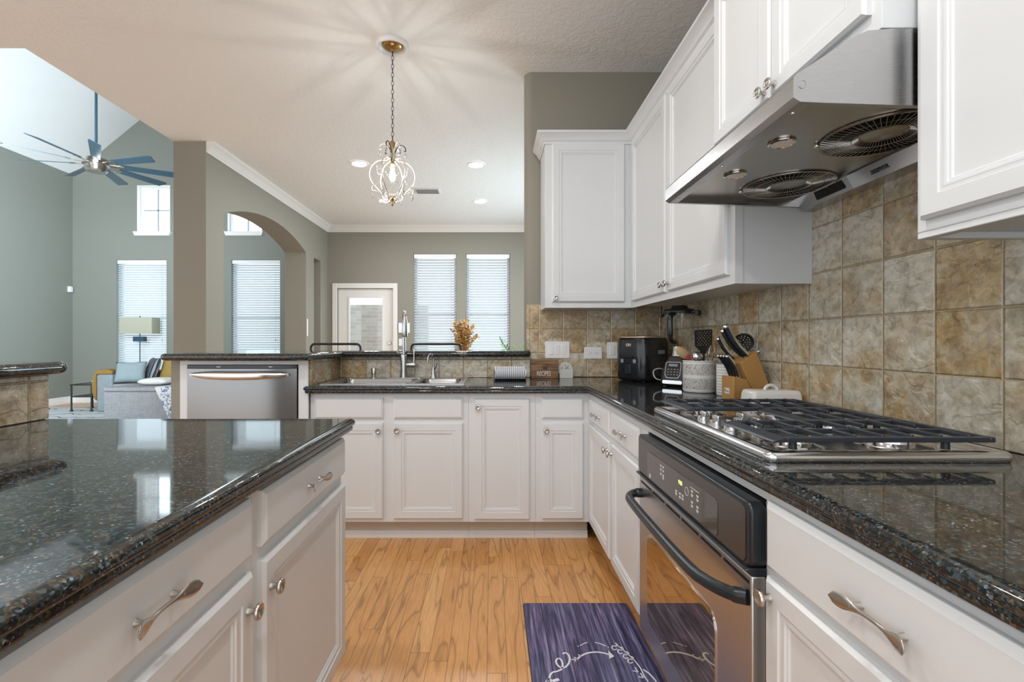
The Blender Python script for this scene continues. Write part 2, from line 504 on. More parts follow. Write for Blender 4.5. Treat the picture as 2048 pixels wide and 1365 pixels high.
# ------------------------------------------------------------------ mesh building
class MB:
    def __init__(s):
        s.v = []
        s.f = []
        s.M = Matrix.Identity(4)
        s.uv = {}

    def add(s, vs):
        b = len(s.v)
        for q in vs:
            s.v.append(s.M @ Vector(q))
        return b

    def box(s, x0, x1, y0, y1, z0, z1):
        b = s.add([(x0, y0, z0), (x1, y0, z0), (x1, y1, z0), (x0, y1, z0), (x0, y0, z1), (x1, y0, z1), (x1, y1, z1), (x0, y1, z1)])
        s.f += [tuple(b + i for i in q) for q in ((0, 3, 2, 1), (4, 5, 6, 7), (0, 1, 5, 4), (1, 2, 6, 5), (2, 3, 7, 6), (3, 0, 4, 7))]
        return s

    def rings(s, rings, closed=True, cap0=False, cap1=False, loop=False):
        n = len(rings[0])
        bs = [s.add(r) for r in rings]
        pairs = list(zip(bs[:-1], bs[1:]))
        if loop:
            pairs.append((bs[-1], bs[0]))
        for a, b in pairs:
            for i in range(n if closed else n - 1):
                j = (i + 1) % n
                s.f.append((a + i, a + j, b + j, b + i))
        if cap0:
            s.f.append(tuple(bs[0] + i for i in reversed(range(n))))
        if cap1:
            s.f.append(tuple(bs[-1] + i for i in range(n)))
        return s

    def lathe(s, prof, seg=24, c=(0, 0, 0), axis='Z', cap0=True, cap1=True):
        rs = []
        for r, h in prof:
            r = max(r, 1e-5)
            ring = []
            for k in range(seg):
                a = 2 * pi * k / seg
                p, q = r * math.cos(a), r * math.sin(a)
                if axis == 'Z':
                    ring.append((c[0] + p, c[1] + q, c[2] + h))
                elif axis == 'X':
                    ring.append((c[0] + h, c[1] + p, c[2] + q))
                elif axis == '-X':
                    ring.append((c[0] - h, c[1] - p, c[2] + q))
                elif axis == '-Y':
                    ring.append((c[0] + p, c[1] - h, c[2] + q))
                else:
                    ring.append((c[0] - p, c[1] + h, c[2] + q))
            rs.append(ring)
        return s.rings(rs, True, cap0, cap1)

    def tube(s, pts, r, seg=8, loop=False, flat=1.0, cap=True):
        pts = [Vector(p) for p in pts]
        n = len(pts)
        rr = r if isinstance(r, (list, tuple)) else [r] * n
        rs = []
        up = None
        for i in range(n):
            if loop:
                d = pts[(i + 1) % n] - pts[i - 1]
            else:
                d = pts[min(i + 1, n - 1)] - pts[max(i - 1, 0)]
            if d.length < 1e-9:
                d = Vector((0, 0, 1))
            d.normalize()
            if up is None:
                up = Vector((0, 0, 1)) if abs(d.z) < 0.9 else Vector((1, 0, 0))
            a = up - d * up.dot(d)
            if a.length < 1e-6:
                a = Vector((1, 0, 0)) - d * d.x
            a.normalize()
            up = a
            b = d.cross(a)
            rs.append([tuple(pts[i] + a * (rr[i] * flat * math.cos(2 * pi * k / seg)) + b * (rr[i] * math.sin(2 * pi * k / seg))) for k in range(seg)])
        return s.rings(rs, True, cap and not loop, cap and not loop, loop)

    def prism(s, poly, fn, a, b):
        """poly of 2-D points, fn(p, q, t) -> 3-D, extruded from t=a to t=b"""
        n = len(poly)
        b0 = s.add([fn(p, q, a) for p, q in poly])
        b1 = s.add([fn(p, q, b) for p, q in poly])
        s.f.append(tuple(b0 + i for i in reversed(range(n))))
        s.f.append(tuple(b1 + i for i in range(n)))
        for i in range(n):
            j = (i + 1) % n
            s.f.append((b0 + i, b0 + j, b1 + j, b1 + i))
        return s

    def sphere(s, c, r, seg=12, rg=8, sc=(1, 1, 1)):
        rs = []
        for i in range(rg + 1):
            th = pi * i / rg
            rad = max(math.sin(th), 1e-4)
            rs.append([(c[0] + r * sc[0] * rad * math.cos(2 * pi * k / seg), c[1] + r * sc[1] * rad * math.sin(2 * pi * k / seg), c[2] - r * sc[2] * math.cos(th)) for k in range(seg)])
        return s.rings(rs, True, True, True)

    def panel(s, o, u, v, n, w, h, prof):
        """rectangular front of stepped rings; prof = (inset, height along n)"""
        o, u, v, n = Vector(o), Vector(u), Vector(v), Vector(n)
        rs = []
        for i, d in prof:
            rs.append([tuple(o + u * a + v * b + n * d) for a, b in ((i, i), (w - i, i), (w - i, h - i), (i, h - i))])
        return s.rings(rs, True, True, True)

    def slab(s, poly, free, prof, hole=None):
        """poly counter-clockwise in plan; free[i] tells whether edge i-(i+1) is profiled; prof = (inset, z) from top centre down"""
        n = len(poly)
        P = [Vector((p[0], p[1])) for p in poly]

        def off(dist):
            out = []
            for i in range(n):
                a, b, c = P[i - 1], P[i], P[(i + 1) % n]
                d1 = (b - a).normalized()
                d2 = (c - b).normalized()
                n1 = Vector((-d1.y, d1.x)) * (dist if free[i - 1] else 0)
                n2 = Vector((-d2.y, d2.x)) * (dist if free[i] else 0)
                den = d1.x * d2.y - d1.y * d2.x
                if abs(den) < 1e-6:
                    q = b + (n1 if n1.length > n2.length else n2)
                else:
                    p1 = a + n1
                    p2 = b + n2
                    w = p2 - p1
                    tt = (w.x * d2.y - w.y * d2.x) / den
                    q = p1 + d1 * tt
                out.append(q)
            return out
        rs = []
        for i, z in prof:
            rs.append([(q.x, q.y, z) for q in off(i)])
        s.rings(rs, True)
        for ring, rev in ((rs[0], False), (rs[-1], True)):
            loops = [[Vector(q) for q in ring]]
            if hole:
                loops.append([Vector((q[0], q[1], ring[0][2])) for q in hole])
            flatv = [q for l in loops for q in l]
            b = s.add(flatv)
            for tr in tessellate_polygon(loops):
                s.f.append(tuple(b + k for k in (reversed(tr) if rev else tr)))
        if hole:
            s.rings([[(q[0], q[1], rs[0][0][2]) for q in hole], [(q[0], q[1], rs[-1][0][2]) for q in hole]], True)
        return s


WM = {}


def obj(name, mb, mat, parent=None, local=False, bev=0, smooth=True, ang=40, label=None, seg=2, sub=0):
    me = bpy.data.meshes.new(name)
    vs = mb.v
    loc = Vector((0, 0, 0))
    if parent is not None:
        if not local:
            inv = WM[parent].inverted()
            vs = [inv @ v for v in vs]
    else:
        xs = [v.x for v in vs]
        ys = [v.y for v in vs]
        zs = [v.z for v in vs]
        loc = Vector(((min(xs) + max(xs)) / 2, (min(ys) + max(ys)) / 2, min(zs)))
        vs = [v - loc for v in vs]
    me.from_pydata([tuple(v) for v in vs], [], mb.f)
    if mb.uv:
        ul = me.uv_layers.new(name='UVMap')
        for l in me.loops:
            ul.data[l.index].uv = mb.uv.get(l.vertex_index, (0, 0))
    me.validate()
    import bmesh
    bm = bmesh.new()
    bm.from_mesh(me)
    bmesh.ops.recalc_face_normals(bm, faces=bm.faces)
    bm.to_mesh(me)
    bm.free()
    if smooth:
        for p in me.polygons:
            p.use_smooth = True
        me.set_sharp_from_angle(angle=R(ang))
    me.materials.append(mat)
    o = bpy.data.objects.new(name, me)
    COL.objects.link(o)
    if parent is not None:
        o.parent = parent
        WM[o] = WM[parent]
    else:
        o.location = loc
        WM[o] = Matrix.Translation(loc)
    if bev:
        b = o.modifiers.new('bevel', 'BEVEL')
        b.width = bev
        b.segments = seg
        b.limit_method = 'ANGLE'
        b.angle_limit = R(35)
        b.harden_normals = False
    if sub:
        b = o.modifiers.new('subdivision', 'SUBSURF')
        b.levels = sub
        b.render_levels = sub
    if label:
        o['label'] = label
    return o


def thing(name, label, cat, loc=(0, 0, 0), rotz=0.0, group=None):
    o = bpy.data.objects.new(name, None)
    o.empty_display_size = 0.05
    COL.objects.link(o)
    o.location = loc
    o.rotation_euler = (0, 0, rotz)
    WM[o] = Matrix.Translation(Vector(loc)) @ Matrix.Rotation(rotz, 4, 'Z')
    o['label'] = label
    o['category'] = cat
    if group:
        o['group'] = group
    return o


def tag(o, label, cat, group=None):
    o['label'] = label
    o['category'] = cat
    if group:
        o['group'] = group
    return o


def struct(name, mb, mat, parent=None, **kw):
    o = obj(name, mb, mat, parent, **kw)
    if parent is None:
        o['kind'] = 'structure'
    return o


def dup(root, loc, label, rotz=None):
    r = root.copy()
    COL.objects.link(r)
    r.location = loc
    if rotz is not None:
        r.rotation_euler = (0, 0, rotz)
    r['label'] = label
    for ch in list(root.children):
        c = ch.copy()
        COL.objects.link(c)
        c.parent = r
        for g in list(ch.children):
            e = g.copy()
            COL.objects.link(e)
            e.parent = c
    return r


def text_mb(body, size, M4, depth=0.0006, squeeze=1.0, bold=0.0):
    cu = bpy.data.curves.new('lettering', 'FONT')
    cu.body = body
    cu.size = size
    cu.extrude = depth
    cu.offset = bold
    cu.align_x = 'CENTER'
    cu.align_y = 'CENTER'
    cu.resolution_u = 3
    o = bpy.data.objects.new('lettering', cu)
    COL.objects.link(o)
    dg = bpy.context.evaluated_depsgraph_get()
    me = bpy.data.meshes.new_from_object(o.evaluated_get(dg))
    mb = MB()
    mb.M = M4
    b = mb.add([(v.co.x * squeeze, v.co.y, v.co.z) for v in me.vertices])
    mb.f = [tuple(b + i for i in p.vertices) for p in me.polygons]
    bpy.data.objects.remove(o)
    bpy.data.curves.remove(cu)
    bpy.data.meshes.remove(me)
    return mb


def frame4(o, u, v, n):
    m = Matrix.Identity(4)
    for i, q in enumerate((u, v, n, o)):
        for k in range(3):
            m[k][i] = q[k]
    return m


def boxes(*bs):
    mb = MB()
    for b in bs:
        mb.box(*b)
    return mb


def at(px, py, D):
    return Vector(((px - 985) * D / 946, D, EYE + (682.5 - py) * D / 946))


def at_z(px, py, z):
    D = (EYE - z) * 946 / (py - 682.5)
    return Vector(((px - 985) * D / 946, D, z))


def holes_wall(u0, u1, z0, z1, holes, fn):
    """boxes of a wall in its own plane with rectangular openings; fn(ua, ub, za, zb) -> box args"""
    us = sorted({u0, u1, *[h[0] for h in holes], *[h[1] for h in holes]})
    mb = MB()
    for a, b in zip(us[:-1], us[1:]):
        mid = (a + b) / 2
        cuts = sorted((h[2], h[3]) for h in holes if h[0] < mid < h[1])
        z = z0
        for c0, c1 in cuts:
            if c0 > z + 1e-4:
                mb.box(*fn(a, b, z, c0))
            z = c1
        if z1 > z + 1e-4:
            mb.box(*fn(a, b, z, z1))
    return mb


def spline(pts, n=8, loop=False):
    P = [Vector(p) for p in pts]
    out = []
    m = len(P)
    for i in range(m if loop else m - 1):
        if loop:
            p0, p1, p2, p3 = P[i - 1], P[i], P[(i + 1) % m], P[(i + 2) % m]
        else:
            p0, p1, p2, p3 = P[max(i - 1, 0)], P[i], P[i + 1], P[min(i + 2, m - 1)]
        for k in range(n):
            t = k / n
            out.append(0.5 * ((2 * p1) + (p2 - p0) * t + (2 * p0 - 5 * p1 + 4 * p2 - p3) * t * t + (3 * p1 - p0 - 3 * p2 + p3) * t ** 3))
    if not loop:
        out.append(P[-1])
    return out


def perforated(mb, outer, holes, fn, t0, t1):
    loops = [[Vector((p, q, 0)) for p, q in outer]] + [[Vector((p, q, 0)) for p, q in h] for h in holes]
    fl = [q for l in loops for q in l]
    tris = tessellate_polygon(loops)
    for tt, rev in ((t0, False), (t1, True)):
        b = mb.add([fn(q.x, q.y, tt) for q in fl])
        for tr in tris:
            mb.f.append(tuple(b + k for k in (reversed(tr) if rev else tr)))
    for l in loops:
        n = len(l)
        b0 = mb.add([fn(q.x, q.y, t0) for q in l])
        b1 = mb.add([fn(q.x, q.y, t1) for q in l])
        for i in range(n):
            j = (i + 1) % n
            mb.f.append((b0 + i, b0 + j, b1 + j, b1 + i))


def circ(cx, cy, r, n=10):
    return [(cx + r * math.cos(2 * pi * k / n), cy + r * math.sin(2 * pi * k / n)) for k in range(n)]

# ------------------------------------------------------------------ the room
CEIL = 3.095
YB = 3.37
XW = 1.202
XL, XLO = -2.756, -3.069      # dining side wall: kitchen face, living face
YF, YG = 7.90, 8.98           # far wall of the dining room, of the living room

struct('floor', boxes((-8.1, 1.36, -2.2, 9.12, -0.1, 0.0)), M['oak'])
struct('ceiling', boxes((XLO, 1.36, -2.2, YF + 0.15, CEIL, CEIL + 0.12), (-8.1, XLO, -2.2, 3.105, CEIL, CEIL + 0.12)), M['ceiling'])
struct('wall_right', boxes((XW + 0.01, XW + 0.15, -2.2, 3.5, 0, CEIL)), M['wall'])
mb = MB()
arc = [(0.29 + 0.06 * math.cos(a), 3.44 + 0.06 * math.sin(a)) for a in [pi / 2 + k * pi / 12 for k in range(13)]]
mb.prism([(XW + 0.01, 3.38), (XW + 0.01, 3.50)] + [(p - 0.0, q) for p, q in arc], lambda p, q, t: (p, q, t), 0, CEIL)
struct('wall_back', mb, M['wall'])
mb = boxes((-1.86, -1.083, 3.38, 3.50, 0, 1.061), (-1.083, 0.228, 3.345, 3.50, 0, 1.061), (0.228, 0.262, 3.345, 3.379, 0, 1.061), (-1.86, -1.80, 2.737, 3.38, 0, 1.061))
struct('wall_bar', mb, M['wall'])
struct('wall_tile_bar', boxes((-1.075, 0.265, 3.335, 3.3445, 0.915, 1.0605)), M['tile_bar'], bev=0.002)
mb = MB()
mb.prism([(-1.050, 2.742), (-1.081, 3.344), (-1.091, 3.344), (-1.060, 2.742)], lambda p, q, t: (p, q, t), 0.915, 1.0605)
struct('wall_tile_return', mb, M['tile_return'])
struct('wall_tile_back', boxes((0.266, XW - 0.001, YB, 3.3795, 0.915, 1.43), (0.242, 0.266, YB, 3.3795, 1.104, 1.43)), M['tile_back'], bev=0.002)
struct('wall_tile_right', boxes((XW, XW + 0.0095, -0.35, 3.379, 0.915, 1.86)), M['tile_right'], bev=0.002)
# island bar wall
struct('wall_island_bar', boxes((-1.62, -1.48, -0.4, 1.565, 0, 1.061)), M['wall'])
struct('wall_tile_island', boxes((-1.4795, -1.47, -0.4, 1.568, 0.9155, 1.0605)), M['tile_island'], bev=0.002)

# dining side wall with the arch, the niche slot; its near end is the column
za, zs = 2.69, 2.48
y0, y1 = 4.846, 6.99
hw = (y1 - y0) / 2
rad = (hw * hw + (za - zs) ** 2) / (2 * (za - zs))
zc = za - rad
a0 = math.asin(hw / rad)
pts = [(4.55, 0), (y0, 0)]
for k in range(25):
    a = -a0 + 2 * a0 * k / 24
    pts.append(((y0 + y1) / 2 + rad * math.sin(a), zc + rad * math.cos(a)))
pts += [(y1, 0), (7.30, 0), (7.30, 2.457), (7.58, 2.457), (7.58, 0), (YF, 0), (YF, CEIL), (4.55, CEIL)]
mb = MB()
mb.prism(pts, lambda p, q, t: (t, p, q), XLO, XL)
struct('wall_left', mb, M['wall'], ang=30)
struct('wall_far', holes_wall(-2.756, 1.75, 0, CEIL, [(-1.32, -0.60, 0.6, 2.63), (-0.443, 0.292, 0.6, 2.63), (-2.59, -1.662, 0, 2.05)],
       lambda a, b, c, d: (a, b, YF, YF + 0.15, c, d)), M['wall'])
mb = holes_wall(3.5, YF, 0, CEIL, [(4.7, 7.1, 0.65, 2.35)], lambda a, b, z0, z1: (1.62, 1.75, a, b, z0, z1))
mb.box(1.352, 1.62, 3.40, 3.50, 0, CEIL)
struct('wall_dining_right', mb, M['wall'])
LW = [(-7.138, -6.19), (-4.955, -4.034)]
UW = [(-6.749, -6.122), (-5.03, -4.376)]
mb = holes_wall(-8.1, -2.95, 0, 4.33, [(a, b, 0.5, 2.715) for a, b in LW] + [(a, b, 3.24, 4.13) for a, b in UW],
                lambda a, b, c, d: (a, b, YG, YG + 0.16, c, d))
mb.prism([(-8.1, 4.3300), (-2.95, 4.33), (-2.95, 4.60), (-5.33, 6.55), (-8.1, 4.3301)], lambda p, q, t: (p, t, q), YG, YG + 0.16)
struct('wall_living_far', mb, M['wall_living'])
struct('wall_living_left', boxes((-8.1, -7.97, 3.105, YG, 0, 4.33)), M['wall_living'])
mb = MB()
for A, B in (((-8.1, 4.224), (-5.33, 6.49)), ((-5.33, 6.49), (-2.95, 4.54))):
    mb.prism([A, B, (B[0], B[1] + 0.1), (A[0], A[1] + 0.1)], lambda p, q, t: (p, t, q), 3.0, YG + 0.16)
struct('ceiling_vault', mb, M['vault'])
struct('wall_header', boxes((XLO, -2.95, 3.105, YG, CEIL + 0.12, 4.66), (XLO, -2.95, YF, YG, 0, CEIL + 0.12)), M['wall_living'])
mb = MB()
mb.prism([(-8.1, CEIL + 0.12), (XLO, CEIL + 0.12), (XLO, 4.6), (-5.33, 6.5), (-8.1, 4.25)], lambda p, q, t: (p, t, q), 2.985, 3.105)
struct('wall_living_near', mb, M['wall_living'])

# crown moulding of the dining room, swept along two walls
CP = [(0.0, -0.105), (0.012, -0.105), (0.016, -0.092), (0.032, -0.075), (0.040, -0.058), (0.062, -0.035), (0.078, -0.022), (0.082, 0.0), (0.0, 0.0)]


def sweep(path, prof, z, side=1):
    """sweep (out, dz) along a plan path; out is to the right of travel when side = 1"""
    P = [Vector((p[0], p[1])) for p in path]
    rs = []
    for i in range(len(P)):
        d1 = (P[i] - P[i - 1]).normalized() if i else None
        d2 = (P[i + 1] - P[i]).normalized() if i < len(P) - 1 else None
        n1 = Vector((d1.y, -d1.x)) * side if d1 else None
        n2 = Vector((d2.y, -d2.x)) * side if d2 else None
        if n1 is None:
            n = n2
        elif n2 is None:
            n = n1
        else:
            n = (n1 + n2)
            n = n / n.dot(n1)
        rs.append([(P[i].x + n.x * o, P[i].y + n.y * o, z + h) for o, h in prof])
    mb = MB()
    mb.rings(rs, True, True, True)
    return mb


struct('trim_1', sweep([(XL, 4.552), (XL, YF), (1.62, YF)], CP, CEIL - 0.0005), M['trim'], ang=25)
struct('trim_2', sweep([(1.3, 3.50), (0.29, 3.50)], CP, CEIL - 0.0005), M['trim'], ang=25)
BP = [(0, 0), (0.016, 0), (0.016, 0.11), (0.008, 0.125), (0, 0.13)]
struct('baseboard_left', sweep([(-7.97, 3.2), (-7.97, YG), (-3.07, YG)], BP, 0.0005), M['trim'])
struct('baseboard_far', sweep([(-1.58, YF), (1.62, YF)], BP, 0.0005), M['trim'])

# windows
wi = 0


def window(x0, x1, z0, z1, y, depth, cols, rows, sill):
    global wi
    wi += 1
    fw = 0.045
    yo = y + depth
    fr = boxes((x0, x0 + fw, yo - 0.05, yo, z0, z1), (x1 - fw, x1, yo - 0.05, yo, z0, z1), (x0 + fw, x1 - fw, yo - 0.05, yo, z0, z0 + fw), (x0 + fw, x1 - fw, yo - 0.05, yo, z1 - fw, z1))
    if rows == 2 and cols == 1:
        zm = (z0 + z1) / 2
        fr.box(x0 + fw, x1 - fw, yo - 0.045, yo - 0.005, zm - 0.02, zm + 0.02)
    w = struct('window_%d' % wi, fr, M['trim'])
    struct('window_pane', boxes((x0 + fw, x1 - fw, yo - 0.028, yo - 0.022, z0 + fw, z1 - fw)), M['glass'], w)
    if cols == 2:
        xm, zm = (x0 + x1) / 2, (z0 + z1) / 2
        struct('muntin', boxes((xm - 0.010, xm + 0.010, yo - 0.036, yo - 0.020, z0 + fw, z1 - fw), (x0 + fw, x1 - fw, yo - 0.036, yo - 0.020, zm - 0.010, zm + 0.010)), M['muntin'], w)
        lin_ = boxes((x0, x0 + 0.004, y + 0.001, yo - 0.05, z0, z1), (x1 - 0.004, x1, y + 0.001, yo - 0.05, z0, z1), (x0 + 0.004, x1 - 0.004, y + 0.001, yo - 0.05, z1 - 0.004, z1))
        struct('jamb_lining', lin_, M['trim'], w)
    if sill:
        mb = MB()
        xa, xb = x0 - 0.045, x1 + 0.045
        mb.prism([(xa, z0 + 0.004), (xb, z0 + 0.004), (xb - 0.035, z0 - 0.075), (xa + 0.035, z0 - 0.075)], lambda p, q, t: (p, t, q), y - 0.055, y - 0.001)
        mb.box(x0, x1, y - 0.001, yo - 0.05, z0 - 0.002, z0 + 0.004)
        struct('window_sill', mb, M['trim'], w)
    return w


def blind(x0, x1, z0, z1, y, label, flip=False):
    t = thing('window_blind', label, 'blind', ((x0 + x1) / 2, y + 0.045, z0), group='white slatted window blinds')
    g = 0.006
    obj('headrail', boxes((x0 + g, x1 - g, y + 0.012, y + 0.075, z1 - 0.075, z1 - 0.004)), M['white_plastic'], t, bev=0.004)
    pitch = 0.0445
    n = int((z1 - 0.085 - z0 - 0.03) / pitch)
    mb = MB()
    an = R(47)
    for k in range(n):
        zc_ = z1 - 0.10 - k * pitch
        mb.M = Matrix.Translation((0, y + 0.045, zc_)) @ Matrix.Rotation(an, 4, 'X')
        mb.box(x0 + g, x1 - g, -0.025, 0.025, -0.0013, 0.0013)
    mb.M = Matrix.Identity(4)
    obj('slats', mb, M['slat'], t, smooth=False)
    obj('bottom_rail', boxes((x0 + g, x1 - g, y + 0.02, y + 0.07, z0 + 0.006, z0 + 0.026)), M['white_plastic'], t, bev=0.003)
    mb = MB()
    for xx in (x0 + 0.12, x1 - 0.12):
        mb.box(xx - 0.0015, xx + 0.0015, y + 0.0435, y + 0.0465, z0 + 0.02, z1 - 0.08)
    obj('ladder_cord', mb, M['white_plastic'], t)
    for xx, zz in ((x0 + 0.07, 1.30), (x1 - 0.09, 1.22)):
        mb = MB()
        mb.tube([(xx, y + 0.006, z1 - 0.08), (xx, y + 0.006, zz)], 0.0015, 6)
        mb.lathe([(0.002, 0), (0.009, -0.03), (0.008, -0.05), (0.001, -0.052)], 8, (xx, y + 0.006, zz))
        obj('pull_cord', mb, M['cord'], t)
    return t


window(-1.32, -0.60, 0.6, 2.63, YF, 0.15, 1, 2, False)
window(-0.443, 0.292, 0.6, 2.63, YF, 0.15, 1, 2, False)
for a, b in LW:
    window(a, b, 0.5, 2.715, YG, 0.16, 1, 2, False)
for a, b in UW:
    window(a, b, 3.24, 4.13, YG, 0.16, 2, 2, True)
blind(-1.32, -0.60, 0.6, 2.63, YF, 'white slatted blind in the dining window next to the back door')
blind(-0.443, 0.292, 0.6, 2.63, YF, 'white slatted blind in the dining window farthest from the back door')
blind(LW[0][0], LW[0][1], 0.5, 2.715, YG, 'white slatted blind in the tall living room window behind the floor lamp')
blind(LW[1][0], LW[1][1], 0.5, 2.715, YG, 'white slatted blind in the living room window seen through the arch')

w = struct('window_7', boxes((1.70, 1.75, 4.7, 4.745, 0.65, 2.35), (1.70, 1.75, 7.055, 7.1, 0.65, 2.35), (1.70, 1.75, 4.745, 7.055, 0.65, 0.695), (1.70, 1.75, 4.745, 7.055, 2.305, 2.35), (1.70, 1.75, 5.88, 5.92, 0.695, 2.305)), M['trim'])  # window invented to give the added side light an opening
struct('window_pane', boxes((1.722, 1.728, 4.745, 7.055, 0.695, 2.305)), M['glass'], w)
# back door
dm = MB()
dm = holes_wall(-2.585, -1.667, 0.01, 2.045, [(-2.397, -1.846, 0.25, 1.90)], lambda a, b, c, d: (a, b, YF + 0.03, YF + 0.075, c, d))
dr = struct('door_1', dm, M['trim'])
cs = boxes((-2.673, -2.592, YF - 0.018, YF - 0.001, 0.001, 2.137), (-1.660, -1.587, YF - 0.018, YF - 0.001, 0.001, 2.137), (-2.592, -1.660, YF - 0.018, YF - 0.001, 2.052, 2.137))
struct('door_casing', cs, M['trim'], dr, bev=0.005)
g = 0.02
struct('glazing_bead', boxes((-2.397 - g, -2.397, YF + 0.018, YF + 0.03, 0.25, 1.90), (-1.846, -1.846 + g, YF + 0.018, YF + 0.03, 0.25, 1.90), (-2.397 - g, -1.846 + g, YF + 0.018, YF + 0.03, 1.90, 1.90 + g), (-2.397 - g, -1.846 + g, YF + 0.018, YF + 0.03, 0.25 - g, 0.25)), M['trim'], dr)
struct('door_pane', boxes((-2.397, -1.846, YF + 0.05, YF + 0.056, 0.25, 1.90)), M['glass'], dr)
mb = MB()
mb.lathe([(0.032, 0.0), (0.032, 0.006), (0.026, 0.012), (0.022, 0.012), (0.02, 0.022), (0.0, 0.022)], 20, (-1.725, YF + 0.03, 1.135), '-Y')
struct('door_lock', mb, M['nickel'], dr)
struct('door_hinge', boxes((-2.598, -2.583, YF + 0.012, YF + 0.03, 1.62, 1.74), (-2.598, -2.583, YF + 0.012, YF + 0.03, 0.95, 1.07)), M['nickel'], dr)

# outside, beyond the door
mb = boxes((-3.5, -1.35, 9.9, 10.05, -0.1, 1.93))
struct('wall_exterior', mb, M['brick'])
struct('ground_patio', boxes((-9.0, 4.0, 9.3, 16.0, -0.25, -0.15), (-2.95, 4.0, 8.06, 9.3, -0.25, -0.15)), M['concrete'])

# small wall fittings
t = obj('ceiling_vent', boxes((-0.99, -0.67, 5.95, 6.15, CEIL - 0.012, CEIL - 0.001)), M['trim'], bev=0.004)
tag(t, 'white rectangular air vent in the dining ceiling among the round lights', 'vent')
mb = MB()
for k in range(9):
    mb.M = Matrix.Translation((-0.83, 5.975 + k * 0.0185, CEIL - 0.0155)) @ Matrix.Rotation(R(22), 4, 'X')
    mb.box(-0.14, 0.14, -0.0085, 0.0085, -0.0008, 0.0008)
obj('louvre', mb, M['white_plastic'], t, smooth=False)
obj('vent_throat', boxes((-0.97, -0.69, 5.967, 6.133, CEIL - 0.0135, CEIL - 0.0115)), M['grey_button'], t)

t = obj('motion_sensor', boxes((-7.97, -7.92, 8.86, 8.94, 2.09, 2.20)), M['white_plastic'], bev=0.012)
tag(t, 'small white motion sensor box high on the living room corner', 'sensor')
t = obj('wall_sensor', boxes((XL - 0.001, XL + 0.014, 7.005, 7.035, 1.24, 1.50)), M['white_plastic'], bev=0.005)
t.location.x += 0.0
tag(t, 'slim white upright sensor strip beside the arch opening', 'sensor')
t = thing('alarm_keypad', 'white alarm keypad with blue screen on the wall beside the back door', 'keypad', (-1.475, YF, 1.30))
obj('keypad_body', boxes((-1.57, -1.38, YF - 0.025, YF - 0.001, 1.305, 1.475)), M['white_plastic'], t, bev=0.006)
obj('screen', boxes((-1.55, -1.48, YF - 0.027, YF - 0.024, 1.37, 1.455)), M['led_blue'], t)
t = thing('light_switch', 'single white light switch under the alarm keypad', 'switch', (-1.53, YF, 1.09))
obj('switch_plate', boxes((-1.565, -1.49, YF - 0.008, YF - 0.001, 1.09, 1.21)), M['white_plastic'], t, bev=0.003)
obj('rocker', boxes((-1.545, -1.51, YF - 0.012, YF - 0.007, 1.115, 1.185)), M['white_plastic'], t, bev=0.002)


def outlet(name, label, cx, cz, y, n, horizontal=True):
    t = thing(name, label, 'outlet', (cx, y, cz - 0.04))
    w, h = (0.128, 0.084) if horizontal else (0.074, 0.118)
    obj('cover_plate', boxes((cx - w / 2, cx + w / 2, y - 0.007, y - 0.0006, cz - h / 2, cz + h / 2)), M['white_plastic'], t, bev=0.003)
    for s in (-1, 1):
        px, pz = (cx + s * 0.021, cz) if horizontal else (cx, cz + s * 0.02)
        mb = MB()
        mb.lathe([(0.0165, 0.0), (0.0165, 0.002), (0.0, 0.002)], 20, (px, y - 0.007, pz), '-Y')
        q = obj('socket', mb, M['white_plastic'], t)
        mb = MB()
        for dx, dz, a, b in ((-0.006, 0.006, 0.0032, 0.0012), (-0.006, -0.006, 0.0032, 0.0012), (0.007, 0.0, 0.0022, 0.0022)):
            mb.box(px + dx - a, px + dx + a, y - 0.0097, y - 0.0088, pz + dz - b, pz + dz + b)
        obj('slot', mb, M['ink'], q)
    return t


outlet('wall_outlet', 'white double socket outlet on the tile between switches and air fryer', 0.716, 1.087, YB, 2)
outlet('wall_outlet', 'white socket outlet low on the living room wall above the side table', -7.57, 0.36, YG, 2, False)
t = thing('light_switch', 'white three gang light switch plate on the tile above the recipe box', 'switch', (0.461, YB, 1.049))
obj('switch_plate', boxes((0.374, 0.548, YB - 0.008, YB - 0.0006, 1.049, 1.170)), M['white_plastic'], t, bev=0.003)
for k in range(3):
    x = 0.461 + (k - 1) * 0.046
    mb = MB()
    a, b = (0.003, 0.001) if k == 0 else (0.001, 0.003)
    mb.prism([(YB - 0.008, 1.076), (YB - 0.008, 1.143), (YB - 0.009 - b, 1.143), (YB - 0.009 - a, 1.076)], lambda p, q, tt: (tt, p, q), x - 0.0165, x + 0.0165)
    obj('rocker', mb, M['white_plastic'], t, bev=0.001)
t = thing('light_switch', 'white switch plate half hidden behind the air fryer', 'switch', (0.86, YB, 1.05))
obj('switch_plate', boxes((0.815, 0.889, YB - 0.007, YB - 0.0006, 1.046, 1.164)), M['white_plastic'], t, bev=0.003)
obj('rocker', boxes((0.835, 0.869, YB - 0.011, YB - 0.006, 1.072, 1.138)), M['white_plastic'], t, bev=0.002)

